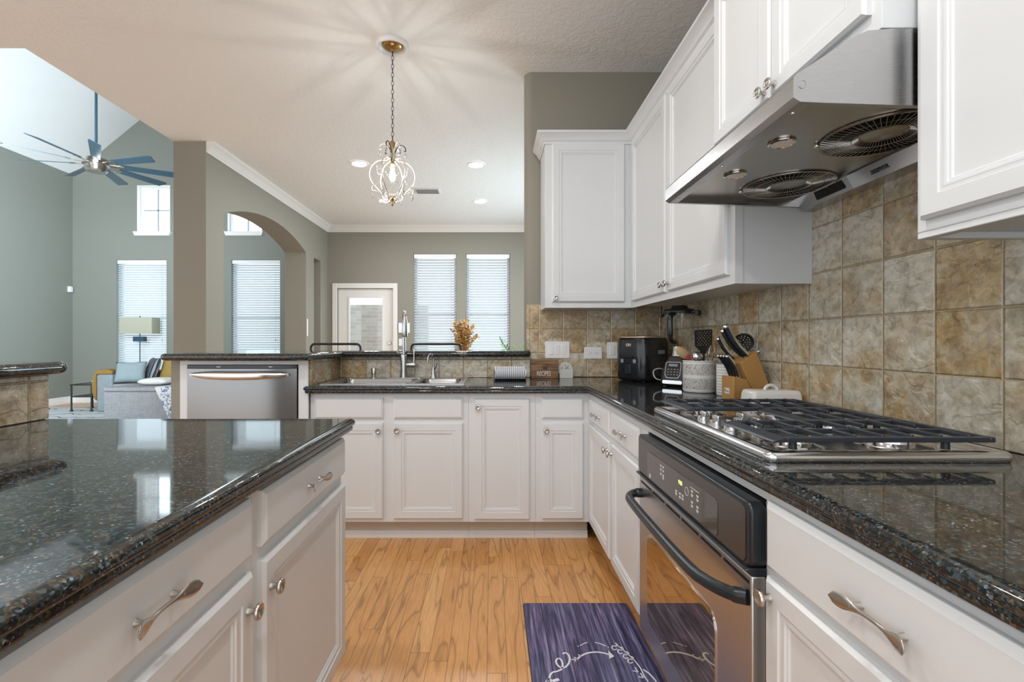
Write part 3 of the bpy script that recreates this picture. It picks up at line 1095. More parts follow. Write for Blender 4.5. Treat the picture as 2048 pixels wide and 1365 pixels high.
# recessed cans
t0 = thing('recessed_light', 'round recessed ceiling light on the dining ceiling left of the chandelier', 'ceiling light', (CANS[0][0], CANS[0][1], CEIL - 0.001), group='recessed ceiling lights of the dining room')
mb = MB()
mb.M = Matrix.Translation(t0.location)
mb.lathe([(0.098, -0.001), (0.098, -0.006), (0.092, -0.010), (0.080, -0.008), (0.078, -0.002)], 32, cap0=False, cap1=False)
obj('trim_ring', mb, M['white_plastic'], t0)
mb = MB()
mb.M = Matrix.Translation(t0.location)
mb.lathe([(0.0795, -0.002), (0.0785, -0.004), (0.05, -0.0062), (0.0, -0.0066)], 32, cap0=True)
obj('lens', mb, M['lens'], t0)
for (x, y), lb in zip(CANS[1:], ('round recessed ceiling light right of the chandelier, nearest the upper cabinets', 'round recessed ceiling light near the dining windows, right of the air vent', 'round recessed ceiling light half hidden behind the chandelier crystals')):
    dup(t0, (x, y, CEIL - 0.001), lb)

# ------------------------------------------------------------------ cabinets
XC, XD = 0.565, 0.547        # right run: face frame, door fronts
YC, YD = 2.755, 2.735        # sink run
DOOR = [(0, 0), (0, 0.011), (0.007, 0.018), (0.044, 0.018), (0.046, 0.0145), (0.052, 0.0145), (0.055, 0.0155), (0.060, 0.0145), (0.062, 0.011), (0.066, 0.011), (0.069, 0.0075), (0.072, 0.0075)]
DRAW = [(0, 0), (0, 0.010), (0.004, 0.0125), (0.011, 0.018)]
SINKAX = (Vector((1, 0, 0)), Vector((0, 0, 1)), Vector((0, -1, 0)))
RIGHTAX = (Vector((0, -1, 0)), Vector((0, 0, 1)), Vector((-1, 0, 0)))
ISLAX = (Vector((0, 1, 0)), Vector((0, 0, 1)), Vector((1, 0, 0)))
KNOB = [(0.0085, 0), (0.0080, 0.003), (0.0058, 0.010), (0.0068, 0.015), (0.0135, 0.0175), (0.0158, 0.0195), (0.0162, 0.0225), (0.0145, 0.0255), (0.0105, 0.0260), (0.0075, 0.0235), (0.0, 0.0225)]


def knob(parent, p, n):
    mb = MB()
    z = Vector(n)
    a = Vector((0, 0, 1))
    b = a.cross(z)
    mb.M = frame4(Vector(p), b, a, z)
    rs = []
    for r, h in KNOB:
        ring = []
        for k in range(36):
            rr = max(r, 1e-5) * (1.03 if (0.0140 < r and k % 2) else 1.0)
            ring.append((rr * math.cos(2 * pi * k / 36), rr * math.sin(2 * pi * k / 36), h))
        rs.append(ring)
    mb.rings(rs, True, True, True)
    return obj('knob', mb, M['nickel'], parent)


def pull(parent, p, u, n, L=0.134):
    """bow pull with flared ends"""
    mb = MB()
    u, n = Vector(u), Vector(n)
    v = u.cross(n)
    mb.M = frame4(Vector(p), u, v, n)
    rs = []
    N = 28
    for i in range(N + 1):
        s = -1 + 2 * i / N
        x = s * L / 2
        e = abs(s)
        hgt = 0.0175 - 0.004 * math.cos(s * pi) + (0.005 * max(0, (e - 0.72) / 0.28) ** 1.5)
        w = 0.0034 + 0.0082 * max(0, min(1, (e - 0.25) / 0.45)) ** 1.4
        if e > 0.8:
            w *= math.sqrt(max(0.02, 1 - ((e - 0.8) / 0.2) ** 2))
        th = 0.0030 if e < 0.5 else 0.0030 - 0.0012 * (e - 0.5) / 0.5
        rs.append([(x, w * math.cos(2 * pi * k / 12), hgt + th * math.sin(2 * pi * k / 12)) for k in range(12)])
    mb.rings(rs, True, True, True)
    for s in (-1, 1):
        mb.tube([(s * 0.037, 0, 0), (s * 0.037, 0, 0.006), (s * 0.037, 0, 0.013), (s * 0.039, 0, 0.019)], [0.0058, 0.0042, 0.0042, 0.006], 10)
    return obj('pull', mb, M['nickel'], parent, ang=50)


def door(parent, o, ax, w, h, kn=None, name='door', prof=DOOR):
    u, v, n = ax
    mb = MB()
    mb.panel(o, u, v, n, w, h, prof)
    d = obj(name, mb, M['paint'], parent, ang=20)
    if kn:
        knob(d, Vector(o) + u * kn[0] + v * kn[1] + n * 0.0178, n)
    return d


def drawer(parent, o, ax, w, h, pl=True, name='drawer'):
    u, v, n = ax
    mb = MB()
    mb.panel(o, u, v, n, w, h, DRAW)
    d = obj(name, mb, M['paint'], parent, ang=20)
    if pl:
        pull(d, Vector(o) + u * (w / 2) + v * (h * 0.47) + n * 0.0178, u, n)
    return d


ZT = 0.868
ZB0, ZB1 = 0.139, 0.697      # lower doors
ZD0, ZD1 = 0.721, 0.842      # drawers


def sink_unit(name, label, x0, x1, right=False):
    t = thing(name, label, 'cabinet', ((x0 + x1) / 2, 3.05, 0))
    obj('carcass', boxes((x0, x1, YC, 3.335, 0.118, ZT)), M['paint'], t)
    obj('toe_kick', boxes((x0, x1, 2.825, 2.845, 0.045, 0.1175)), M['kick'], t)
    obj('base_strip', boxes((x0, x1, 2.812, 2.8245, 0.0005, 0.045)), M['paint'], t)
    return t


t = thing('sink_base_cabinet', 'white two door base cabinet under the steel sink', 'cabinet', (-0.62, 3.05, 0))
mb = boxes((-1.0605, -0.140, YC, YC + 0.02, 0.118, ZT), (-1.046, -1.03, YC + 0.02, 3.30, 0.118, ZT), (-0.156, -0.140, YC + 0.02, 3.30, 0.118, ZT), (-1.03, -0.156, YC + 0.02, 3.30, 0.118, 0.136))
obj('carcass', mb, M['paint'], t)
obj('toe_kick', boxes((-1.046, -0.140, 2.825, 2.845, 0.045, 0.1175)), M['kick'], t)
obj('base_strip', boxes((-1.046, -0.140, 2.812, 2.8245, 0.0005, 0.045)), M['paint'], t)
drawer(t, (-1.030, YC, ZD0), SINKAX, 0.396, 0.121, False, 'false_drawer_front')
drawer(t, (-0.573, YC, ZD0), SINKAX, 0.402, 0.121, False, 'false_drawer_front')
door(t, (-1.030, YC, ZB0), SINKAX, 0.396, ZB1 - ZB0, (0.396 - 0.024, ZB1 - ZB0 - 0.045))
door(t, (-0.573, YC, ZB0), SINKAX, 0.402, ZB1 - ZB0, (0.022, ZB1 - ZB0 - 0.042))
t = sink_unit('tall_base_cabinet', 'white base cabinet with one full height door right of the sink cabinet', -0.139, 0.250)
door(t, (-0.106, YC, ZB0 - 0.004), SINKAX, 0.322, 0.842 - ZB0, (0.022, 0.842 - ZB0 - 0.048))
t = sink_unit('corner_base_cabinet', 'white narrow base cabinet with drawer front over one door in the inner corner', 0.251, XC)
drawer(t, (0.287, YC, ZD0), SINKAX, 0.241, 0.121, False, 'false_drawer_front')
door(t, (0.287, YC, ZB0), SINKAX, 0.241, ZB1 - ZB0, (0.022, ZB1 - ZB0 - 0.042))


def right_box(t, y0, y1, xb=1.19):
    obj('carcass', boxes((XC, xb, y0, y1, 0.118, ZT)), M['paint'], t)
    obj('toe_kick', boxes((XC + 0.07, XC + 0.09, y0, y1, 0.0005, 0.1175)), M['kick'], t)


t = thing('drawer_base_cabinet', 'white base cabinet with two drawers over two doors left of the oven', 'cabinet', (0.85, 2.25, 0))
right_box(t, 1.756, YC - 0.001)
for (ya, yb), kx in (((2.700, 2.232), None), ((2.196, 1.780), None)):
    drawer(t, (XC, ya, ZD0), RIGHTAX, ya - yb, 0.121)
door(t, (XC, 2.700, ZB0), RIGHTAX, 0.468, ZB1 - ZB0, (0.468 - 0.022, ZB1 - ZB0 - 0.045))
door(t, (XC, 2.196, ZB0), RIGHTAX, 0.416, ZB1 - ZB0, (0.022, ZB1 - ZB0 - 0.045))
t = thing('oven_cabinet', 'white cabinet frame holding the built in oven under the cooktop', 'cabinet', (0.85, 1.35, 0))
mb = boxes((XC, 1.19, 0.962, 0.975, 0.118, ZT), (XC, 1.19, 1.715, 1.755, 0.118, ZT), (XC, 1.19, 0.975, 1.715, 0.845, ZT), (XC, 1.19, 0.975, 1.715, 0.118, 0.135))
obj('face_frame', mb, M['paint'], t)
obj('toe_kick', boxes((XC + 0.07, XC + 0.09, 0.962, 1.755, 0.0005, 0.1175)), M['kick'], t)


def near_unit(label, y1, y0):
    t = thing('drawer_base_cabinet', label, 'cabinet', (0.85, (y0 + y1) / 2, 0))
    right_box(t, y0, y1)
    drawer(t, (XC, y1 - 0.008, 0.716), RIGHTAX, y1 - y0 - 0.016, 0.134)
    door(t, (XC, y1 - 0.008, ZB0), RIGHTAX, y1 - y0 - 0.016, 0.70 - ZB0, (0.020, 0.70 - ZB0 - 0.035))
    return t


near_unit('white base cabinet with a wide drawer nearest the camera, right of the oven', 0.961, 0.369)
near_unit('white base cabinet at the camera end of the right hand run', 0.368, -0.30)

XI = -0.500


def island_unit(label, y0, y1, kn):
    t = thing('island_cabinet', label, 'cabinet', (-0.95, (y0 + y1) / 2, 0))
    obj('carcass', boxes((-1.468, XI, y0, y1, 0.118, ZT)), M['paint'], t)
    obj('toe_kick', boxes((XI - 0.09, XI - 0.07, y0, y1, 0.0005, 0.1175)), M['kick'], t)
    a, b = y0 + 0.022, y1 - 0.004 if y1 > 1.5 else y1 - 0.022
    drawer(t, (XI, a, 0.735), ISLAX, b - a, 0.119)
    door(t, (XI, a, 0.150), ISLAX, b - a, 0.555, (kn if kn > 0 else b - a + kn, 0.555 - 0.066))
    return t


island_unit('white island cabinet at the far end of the island, drawer over one door', 0.981, 1.560, 0.026)
island_unit('white island cabinet in the left foreground, wide drawer over one door', 0.372, 0.980, -0.026)
island_unit('white island cabinet at the camera end of the island', -0.38, 0.371, -0.026)

# ------------------------------------------------------------------ granite
EDGE = [(0.020, 0.9140), (0.012, 0.9130), (0.006, 0.9105), (0.002, 0.9060), (0.0, 0.8995), (0.0015, 0.8935), (0.005, 0.8895), (0.0075, 0.8880), (0.0065, 0.8855), (0.0065, 0.8800), (0.008, 0.8750), (0.012, 0.8715), (0.018, 0.8695)]
poly = [(-1.080, 2.697), (0.533, 2.697), (0.533, -0.32), (1.201, -0.32), (1.201, 3.369), (0.266, 3.369), (0.266, 3.334), (-1.079, 3.334), (-1.049, 2.742), (-1.0605, 2.742), (-1.0605, 2.7205), (-1.080, 2.7205)]
free = [True, True, True, False, False, False, False, False, False, False, False, True]
SX0, SX1, SY0, SY1 = -1.000, -0.190, 2.815, 3.215
mb = MB()
mb.slab(poly, free, EDGE, hole=[(SX0, SY0), (SX0, SY1), (SX1, SY1), (SX1, SY0)])
o = obj('granite_countertop', mb, M['granite'], ang=50)
tag(o, 'black granite worktop running under the sink, round the corner and past the cooktop', 'countertop')
mb = MB()
mb.slab([(-1.4695, -0.4), (-0.460, -0.4), (-0.460, 1.586), (-1.4695, 1.586)], [True, True, True, False], EDGE)
o = obj('granite_countertop', mb, M['granite'], ang=50)
tag(o, 'black granite top of the kitchen island in the left foreground', 'countertop')


def bull(zt, zb, n=9):
    r = (zt - zb) / 2
    return [(r * (1 - math.cos(pi / 2 - pi * k / n)), (zt + zb) / 2 + r * math.sin(pi / 2 - pi * k / n)) for k in range(n + 1)]


def rnd(c, r, a0, a1, n=6):
    return [(c[0] + r * math.cos(R(a0 + (a1 - a0) * k / n)), c[1] + r * math.sin(R(a0 + (a1 - a0) * k / n))) for k in range(n + 1)]


BARP = bull(1.1030, 1.0615)
poly = rnd((-1.814, 2.67), 0.05, 180, 270) + [(-1.020, 2.62), (-1.030, 3.27)] + rnd((0.245, 3.29), 0.022, 270, 360, 3) + [(0.267, 3.3685), (0.227, 3.3685), (0.227, 3.72)] + rnd((-1.814, 3.67), 0.05, 90, 180)
free = [True] * len(poly)
k = poly.index((0.267, 3.3685))
free[k] = free[k + 1] = False
mb = MB()
mb.slab(poly, free, BARP)
o = obj('granite_bar_top', mb, M['granite'], ang=50)
tag(o, 'raised black granite bar top above the dishwasher and behind the sink', 'countertop')
poly = [(-1.86, -0.42), (-1.43, -0.42)] + rnd((-1.49, 1.57), 0.06, 0, 90) + rnd((-1.80, 1.57), 0.06, 90, 180)
mb = MB()
mb.slab(poly, [True] * len(poly), BARP)
o = obj('granite_bar_top', mb, M['granite'], ang=50)
tag(o, 'raised black granite bar top on the tiled island wall at the left edge', 'countertop')

# ------------------------------------------------------------------ upper cabinets
XU, XUD = 0.909, 0.891
YU, YUD = 3.085, 3.067
ZU0, ZU1 = 1.388, 2.47
t = thing('wall_cabinet', 'white single door wall cabinet on the back wall above the switches', 'cabinet', (0.62, 3.23, ZU0))
obj('carcass', boxes((0.343, XU, YU, 3.369, ZU0, ZU1)), M['paint'], t, bev=0.002)
door(t, (0.388, YU, 1.425), SINKAX, 0.472, 2.455 - 1.425, (0.020, 0.026))
t = thing('corner_wall_cabinet', 'white two door wall cabinet in the corner above blender and knife block', 'cabinet', (1.05, 2.4, ZU0))
mb = boxes((XU, 1.2015, 1.778, YU - 0.001, ZU0 + 0.012, ZU1), (XU, XU + 0.02, 1.778, YU - 0.001, ZU0, ZU0 + 0.012), (XU + 0.02, 1.2015, 1.778, 1.796, ZU0, ZU0 + 0.012))
obj('carcass', mb, M['paint'], t)
obj('end_stile', boxes((XU + 0.0005, XU + 0.030, 1.7735, 1.7779, ZU0, ZU1)), M['paint'], t)
door(t, (XU, 3.042, 1.425), RIGHTAX, 0.588, 2.455 - 1.425, (0.588 - 0.020, 0.040))
door(t, (XU, 2.420, 1.425), RIGHTAX, 0.610, 2.455 - 1.425, (0.020, 0.040))
CRP = [(0.0005, -0.016), (0.008, -0.016), (0.011, -0.004), (0.022, 0.006), (0.027, 0.018), (0.044, 0.034), (0.052, 0.040), (0.055, 0.042), (0.055, 0.056), (0.0005, 0.056)]
o = struct('trim_3', sweep([(0.343, 3.369), (0.343, YU), (XU, YU), (XU, 1.778)], [(a, b) for a, b in CRP], ZU1 + 0.0005, 1), M['paint'], ang=25)
t = thing('wall_cabinet', 'white two door wall cabinet over the range hood, set forward of its neighbours', 'cabinet', (1.02, 1.4, 1.847))
obj('carcass', boxes((0.838, 1.2015, 1.018, 1.7725, 1.847, ZU1)), M['paint'], t, bev=0.002)
door(t, (0.838, 1.757, 1.893), RIGHTAX, 0.352, 2.455 - 1.893, (0.352 - 0.022, 0.028))
door(t, (0.838, 1.397, 1.893), RIGHTAX, 0.352, 2.455 - 1.893, (0.022, 0.028))
struct('trim_4', sweep([(0.838, 1.772), (0.838, 1.018)], CRP, ZU1 + 0.0005), M['paint'], ang=25)
t = thing('wall_cabinet', 'white wall cabinet in the upper right foreground beside the hood', 'cabinet', (1.05, 0.65, ZU0))
mb = boxes((XU, 1.2015, 0.28, 1.0125, ZU0 + 0.014, ZU1), (XU, XU + 0.022, 0.28, 1.0125, ZU0, ZU0 + 0.014), (XU + 0.022, 1.2015, 0.99, 1.0125, ZU0, ZU0 + 0.014))
obj('carcass', mb, M['paint'], t, bev=0.002)
door(t, (XU, 0.992, 1.425), RIGHTAX, 0.56, 2.455 - 1.425)
struct('trim_5', sweep([(XU, 1.0125), (XU, 0.28)], CRP, ZU1 + 0.0005), M['paint'], ang=25)


def rrect(u0, u1, v0, v1, r, n=5):
    out = []
    for cx, cy, a in ((u1 - r, v0 + r, -90), (u1 - r, v1 - r, 0), (u0 + r, v1 - r, 90), (u0 + r, v0 + r, 180)):
        out += [(cx + r * math.cos(R(a + 90 * k / n)), cy + r * math.sin(R(a + 90 * k / n))) for k in range(n + 1)]
    return out


# ------------------------------------------------------------------ range hood
HY0, HY1 = 1.0185, 1.772
t = thing('range_hood', 'stainless steel under cabinet range hood with two round fan guards', 'range hood', (0.93, 1.395, 1.655))
top = [(1.2015, 1.8455), (0.86, 1.8455), (0.8076, 1.841), (0.775, 1.8265), (0.652, 1.745), (0.648, 1.738), (0.6475, 1.697), (0.662, 1.688)]
mid = [(0.690, 1.687), (0.690, 1.742), (1.125, 1.742), (1.125, 1.699), (1.148, 1.657), (1.2015, 1.655)]
full = [(0.70, 1.686), (1.16, 1.671), (1.2015, 1.655)]
mb = MB()
mb.prism(top + mid, lambda p, q, tt: (p, tt, q), HY0 + 0.012, HY1 - 0.012)
mb.prism(top + full, lambda p, q, tt: (p, tt, q), HY0, HY0 + 0.012)
mb.prism(top + full, lambda p, q, tt: (p, tt, q), HY1 - 0.012, HY1)
obj('hood_body', mb, M['steel'], t, ang=25)
mb = MB()
perforated(mb, [(0.692, HY0 + 0.0125), (1.1235, HY0 + 0.0125), (1.1235, HY1 - 0.0125), (0.692, HY1 - 0.0125)], [circ(1.0, 1.21, 0.133, 48), circ(1.0, 1.60, 0.133, 48)],
           lambda p, q, tt: (p, q, tt - (p - 0.692) * 0.009), 1.7030, 1.7045)
obj('underside_panel', mb, M['steel_dark'], t)
mb = MB()
for a, b in ((1.66, 1.60), (1.595, 1.53)):
    mb.prism([(1.127, 1.693), (1.131, 1.693 - 0.001), (1.142, 1.667), (1.138, 1.667)], lambda p, q, tt: (p, tt, q), b, a)
obj('trough_slot', mb, M['dark'], t)
mb = MB()
mb.prism([(1.1215, 1.6955), (1.1245, 1.698), (1.1475, 1.657), (1.1445, 1.656)], lambda p, q, tt: (p, tt, q), HY0 + 0.013, 1.50)
obj('trough_plate', mb, M['steel_bright'], t)
n_ = Vector((-0.88, 0, -0.47)).normalized()
v_ = Vector((-0.47, 0, 0.88)).normalized()
txt = text_mb('ZEPHYR', 0.017, frame4(Vector((1.1325, 1.385, 1.6745)) + n_ * 0.0016, Vector((0, -1, 0)), v_, n_), 0.0003, 1.0, 0.0006)
obj('maker_lettering', txt, M['ink'], t, smooth=False)
for cy in (1.21, 1.60):
    cx, cz, rr = 1.0, 1.7000, 0.137
    mb = MB()
    mb.lathe([(0.1335, 0.002), (0.1335, 0.039), (0, 0.0395)], 40, (cx, cy, cz), cap0=False)
    q = obj('fan_inlet', mb, M['dark'], t)
    mb = MB()
    for r_, z_, th in ((rr, -0.0025, 0.0030), (0.050, 0.004, 0.0022), (0.066, -0.0055, 0.0011), (0.100, -0.0045, 0.0011)):
        mb.tube([(cx + r_ * math.cos(2 * pi * k / 48), cy + r_ * math.sin(2 * pi * k / 48), cz + z_) for k in range(48)], th, 6, True)
    for k in range(60):
        a = 2 * pi * k / 60
        ca, sa = math.cos(a), math.sin(a)
        mb.tube([(cx + rr * ca, cy + rr * sa, cz - 0.0025), (cx + 0.100 * ca, cy + 0.100 * sa, cz - 0.0045), (cx + 0.066 * ca, cy + 0.066 * sa, cz - 0.0055), (cx + 0.050 * ca, cy + 0.050 * sa, cz + 0.004)], 0.0009, 5, cap=False)
    obj('fan_guard', mb, M['steel_dark'], t)
    mb = MB()
    mb.lathe([(0.049, 0.006), (0.048, 0.003), (0.042, 0.0015), (0, 0.0015)], 32, (cx, cy, cz))
    obj('guard_hub', mb, M['steel_dark'], t)
    mb = MB()
    a = R(155)
    mb.sphere((cx + (rr + 0.006) * math.cos(a), cy + (rr + 0.006) * math.sin(a), cz - 0.004), 0.007, 10, 6)
    obj('guard_clip', mb, M['steel_bright'], t)
for cy in (1.262, 1.505):
    mb = MB()
    mb.lathe([(0.0335, 0.001), (0.0335, -0.003), (0.029, -0.0045), (0.027, -0.002)], 32, (0.772, cy, 1.7005), cap0=False, cap1=False)
    q = obj('lamp_ring', mb, M['chrome'], t)
    mb = MB()
    mb.lathe([(0.0275, -0.0012), (0.0265, -0.003), (0, -0.0032)], 32, (0.772, cy, 1.7005))
    obj('lamp_lens', mb, M['hood_lamp'], q)
mb = MB()
mb.box(0.6468, 0.6476, 1.370, 1.379, 1.712, 1.720)
for k in range(8):
    mb.box(0.6468, 0.6476, 1.386 + k * 0.0085, 1.391 + k * 0.0085, 1.713, 1.7165 + 0.002 * (k % 2))
obj('touch_controls', mb, M['led_white'], t)
mb = MB()
mb.lathe([(0.009, 0.0), (0.009, 0.001), (0.0075, 0.0013), (0.0072, 0.0006), (0, 0.0006)], 24, (0.667, HY0, 1.725), '-Y')
obj('side_cap', mb, M['steel'], t)
for yy in (HY0 + 0.05, 1.395, HY1 - 0.05):
    mb = MB()
    mb.sphere((0.678, yy, 1.6872), 0.004, 10, 6)
    obj('screw', mb, M['chrome'], t)

# ------------------------------------------------------------------ cooktop
t = thing('gas_cooktop', 'stainless gas cooktop with black cast iron grates on the granite', 'cooktop', (0.84, 1.352, 0.9142))
CTP = [(0.045, 0.9290), (0.034, 0.9300), (0.026, 0.9365), (0.018, 0.9380), (0.008, 0.9365), (0.002, 0.9310), (0.0, 0.9240), (0.003, 0.9145)]
mb = MB()
mb.slab(rrect(0.578, 1.108, 0.994, 1.712, 0.022), [True] * 24, CTP)
obj('cooktop_pan', mb, M['steel_bright'], t, ang=50)
GZ0, GZ1 = 0.9540, 0.9655


def grate(x0, x1, y0, y1, wide_front, nf, front_y=True):
    mb = MB()
    w = 0.012

    def bar(xa, xb, ya, yb, dz=0.0):
        mb.box(xa, xb, ya, yb, GZ0 + dz, GZ1 + dz)
    fw = 0.030 if wide_front else w
    # sloped wide front bar
    mb.prism([(x0, GZ0), (x0 + 0.004, GZ0 + 0.006), (x0 + fw, GZ1), (x0 + fw, GZ0)], lambda p, q, tt: (p, tt, q), y0, y1)
    bar(x1 - w, x1, y0, y1)
    bar(x0 + fw, x1 - w, y0, y0 + w * 1.2)
    bar(x0 + fw, x1 - w, y1 - w, y1)
    ym = (y0 + y1) / 2
    bar(x0 + fw, x1 - w, ym - w / 2, ym + w / 2, -0.002)
    n = nf
    for k in range(n):
        xx = x0 + fw + (x1 - w - x0 - fw) * (k + 0.5) / n
        L = (y1 - y0) * (0.44 if k % 2 else 0.30)
        for s, e in ((y0 + w, 1), (y1 - w, -1)):
            a, b = sorted((s, s + e * L))
            mb.box(xx - 0.0036, xx + 0.0036, a, b, GZ0 + 0.004, GZ1 + 0.003)
    obj_ = obj('grate', mb, M['iron'], t, bev=0.002)
    for xx in (x0 + 0.055, x1 - 0.09):
        for yy in (y0 + 0.02, y1 - 0.02):
            mb = MB()
            mb.lathe([(0.0085, 0), (0.0075, GZ0 - 0.9365 + 0.002)], 12, (xx, yy, 0.9362))
            obj('grate_foot', mb, M['black_matte'], obj_)


grate(0.600, 1.078, 1.012, 1.236, True, 7)
grate(0.815, 1.078, 1.240, 1.462, True, 4)
grate(0.600, 1.078, 1.466, 1.690, True, 7)
for bx, by, br in ((0.715, 1.125, 0.040), (0.945, 1.125, 0.048), (0.960, 1.350, 0.055), (0.715, 1.580, 0.036), (0.945, 1.580, 0.044)):
    mb = MB()
    mb.lathe([(br * 1.7, 0.0), (br * 1.66, 0.002), (br * 1.25, 0.003), (br * 1.02, 0.006), (br, 0.013), (br * 0.8, 0.0145), (0, 0.0145)], 32, (bx, by, 0.9290))
    q = obj('burner', mb, M['steel_bright'], t)
    mb = MB()
    mb.lathe([(br * 0.86, 0.0), (br * 0.9, 0.002), (br * 0.86, 0.0035), (0, 0.0035)], 32, (bx, by, 0.9434))
    obj('burner_cap', mb, M['steel_dark'], q)
    mb = MB()
    mb.lathe([(0.003, 0.0), (0.003, 0.014), (0, 0.015)], 8, (bx + br * 1.15, by + 0.01, 0.930))
    obj('igniter', mb, M['ceramic'], q)
for kx, ky in ((0.640, 1.268), (0.640, 1.350), (0.640, 1.432), (0.730, 1.309), (0.730, 1.391)):
    mb = MB()
    mb.lathe([(0.024, 0.0), (0.024, 0.003), (0.019, 0.004), (0.0185, 0.016), (0.016, 0.018), (0, 0.018)], 28, (kx, ky, 0.9292))
    q = obj('control_knob', mb, M['steel_bright'], t)
    mb = MB()
    mb.M = Matrix.Translation((kx, ky, 0.9470)) @ Matrix.Rotation(R(90), 4, 'Z')
    mb.box(-0.019, 0.019, -0.0055, 0.0055, 0, 0.013)
    obj('knob_grip', mb, M['steel_bright'], q, bev=0.002)

# ------------------------------------------------------------------ wall oven
t = thing('built_in_oven', 'built in oven with black control panel, dark window and black bow handle', 'oven', (0.70, 1.345, 0.136))
obj('oven_body', boxes((0.566, 1.15, 0.977, 1.7135, 0.137, 0.84)), M['black_matte'], t)
mb = MB()
mb.prism(rrect(0.968, 1.716, 0.701, 0.8385, 0.022), lambda p, q, tt: (tt, p, q), 0.528, 0.5645)
cp = obj('control_panel', mb, M['black_satin'], t, bev=0.006, seg=3)
mb = MB()
mb.prism(rrect(0.985, 1.702, 0.7095, 0.8285, 0.016), lambda p, q, tt: (tt, p, q), 0.5262, 0.5285)
obj('panel_face', mb, M['panel_grey'], cp)
mb = MB()
mb.prism(rrect(1.105, 1.606, 0.713, 0.800, 0.014), lambda p, q, tt: (tt, p, q), 0.5250, 0.5264)
obj('panel_glass', mb, M['panel_glass'], cp)
XP = 0.5247


def ptext(body, size, y, z, mat, name):
    obj(name, text_mb(body, size, frame4(Vector((XP, y, z)), Vector((0, -1, 0)), Vector((0, 0, 1)), Vector((-1, 0, 0))), 0.0002), mat, cp, smooth=False)


ptext('9:55', 0.0155, 1.322, 0.775, M['led_green'], 'clock_digits')
mb = MB()
for y, zs_ in ((1.475, (0.784, 0.772, 0.758)), (1.455, (0.784, 0.772, 0.758, 0.750)), (1.352, (0.744, 0.736)), (1.325, (0.745, 0.735)), (1.306, (0.745, 0.736)), (1.245, (0.776, 0.766, 0.748, 0.738)), (1.212, (0.774, 0.764, 0.746, 0.736))):
    for z_ in zs_:
        mb.box(XP, XP + 0.0005, y - 0.006, y + 0.006, z_ - 0.0017, z_ + 0.0017)
        mb.box(XP, XP + 0.0005, y - 0.004, y + 0.004, z_ - 0.0045, z_ - 0.003)
mb.box(XP, XP + 0.0005, 1.203, 1.255, 0.784, 0.7855)
obj('button_legends', mb, M['white_plastic'], cp, smooth=False)
mb = MB()
mb.tube([(XP + 0.0004, 1.279 + 0.011 * math.cos(2 * pi * k / 20), 0.765 + 0.011 * math.sin(2 * pi * k / 20)) for k in range(20)], 0.0007, 5, True)
mb.tube([(XP + 0.0004, 1.577 + 0.006 * math.cos(2 * pi * k / 20), 0.722 + 0.006 * math.sin(2 * pi * k / 20)) for k in range(20)], 0.0012, 5, True)
obj('panel_emblem', mb, M['white_plastic'], cp)
mb = MB()
mb.prism([(0.518, 0.699), (0.528, 0.7035), (0.5645, 0.7035), (0.5645, 0.688), (0.535, 0.688)], lambda p, q, tt: (p, tt, q), 0.972, 1.714)
obj('panel_lip', mb, M['black_satin'], t, bev=0.002)
mb = MB()
mb.box(0.533, 0.5645, 0.974, 1.7145, 0.137, 0.6865)
dr = obj('oven_door', mb, M['oven_steel'], t, bev=0.004)
mb = MB()
for k in range(6):
    a = 1.695 - k * 0.121
    mb.box(0.5322, 0.534, a - 0.108, a, 0.667, 0.674)
obj('door_vent', mb, M['dark'], dr)
mb = MB()
mb.prism(rrect(1.125, 1.628, 0.215, 0.520, 0.045), lambda p, q, tt: (tt, p, q), 0.5315, 0.534)
obj('window_rim', mb, M['steel_bright'], dr)
mb = MB()
mb.prism(rrect(1.129, 1.624, 0.219, 0.516, 0.042), lambda p, q, tt: (tt, p, q), 0.5305, 0.5325)
obj('oven_window', mb, M['oven_glass'], dr)
pts = spline([(0.535, 1.690, 0.630), (0.505, 1.688, 0.628), (0.481, 1.660, 0.624), (0.476, 1.60, 0.620), (0.474, 1.40, 0.620), (0.476, 1.16, 0.622), (0.486, 1.075, 0.626), (0.508, 1.015, 0.632), (0.534, 0.990, 0.636)], 8)
mb = MB()
mb.tube(pts, [0.0165 if (i < 6 or i > len(pts) - 8) else 0.0145 for i in range(len(pts))], 14)
obj('door_handle', mb, M['black_satin'], dr, ang=60)

# ------------------------------------------------------------------ dishwasher in its raised cabinet
t = thing('dishwasher_cabinet', 'white raised cabinet frame around the dishwasher under the bar top', 'cabinet', (-1.43, 3.0, 0))
FY0, FY1 = 2.722, 2.7415
mb = boxes((-1.799, -1.756, FY0, FY1, 0.001, 1.036), (-1.118, -1.0615, FY0, FY1, 0.001, 1.036), (-1.799, -1.0615, FY0, FY1, 1.036, 1.0608), (-1.756, -1.118, FY0, FY1, 0.10, 0.245))
obj('face_frame', mb, M['paint'], t, bev=0.0015)
obj('side_panel', boxes((-1.799, -1.780, FY1, 3.33, 0.001, 1.0608)), M['paint'], t)
obj('side_panel', boxes((-1.115, -1.0965, FY1, 3.33, 0.001, 1.0608)), M['paint'], t)
t = thing('dishwasher', 'stainless steel dishwasher with bowed bar handle', 'dishwasher', (-1.437, 2.95, 0.246))
obj('tub', boxes((-1.745, -1.13, 2.725, 3.30, 0.247, 1.012)), M['black_matte'], t)
mb = MB()
nn = 16
front = []
for k in range(nn + 1):
    s = -1 + 2 * k / nn
    front.append((-1.437 + s * 0.3145, 2.694 + 0.020 * abs(s) ** 3.0))
mb.prism(front + [(-1.437 + 0.3145, 2.7235), (-1.437 - 0.3145, 2.7235)], lambda p, q, tt: (p, q, tt), 0.249, 1.0125)
dd = obj('door', mb, M['steel_door'], t, ang=60)
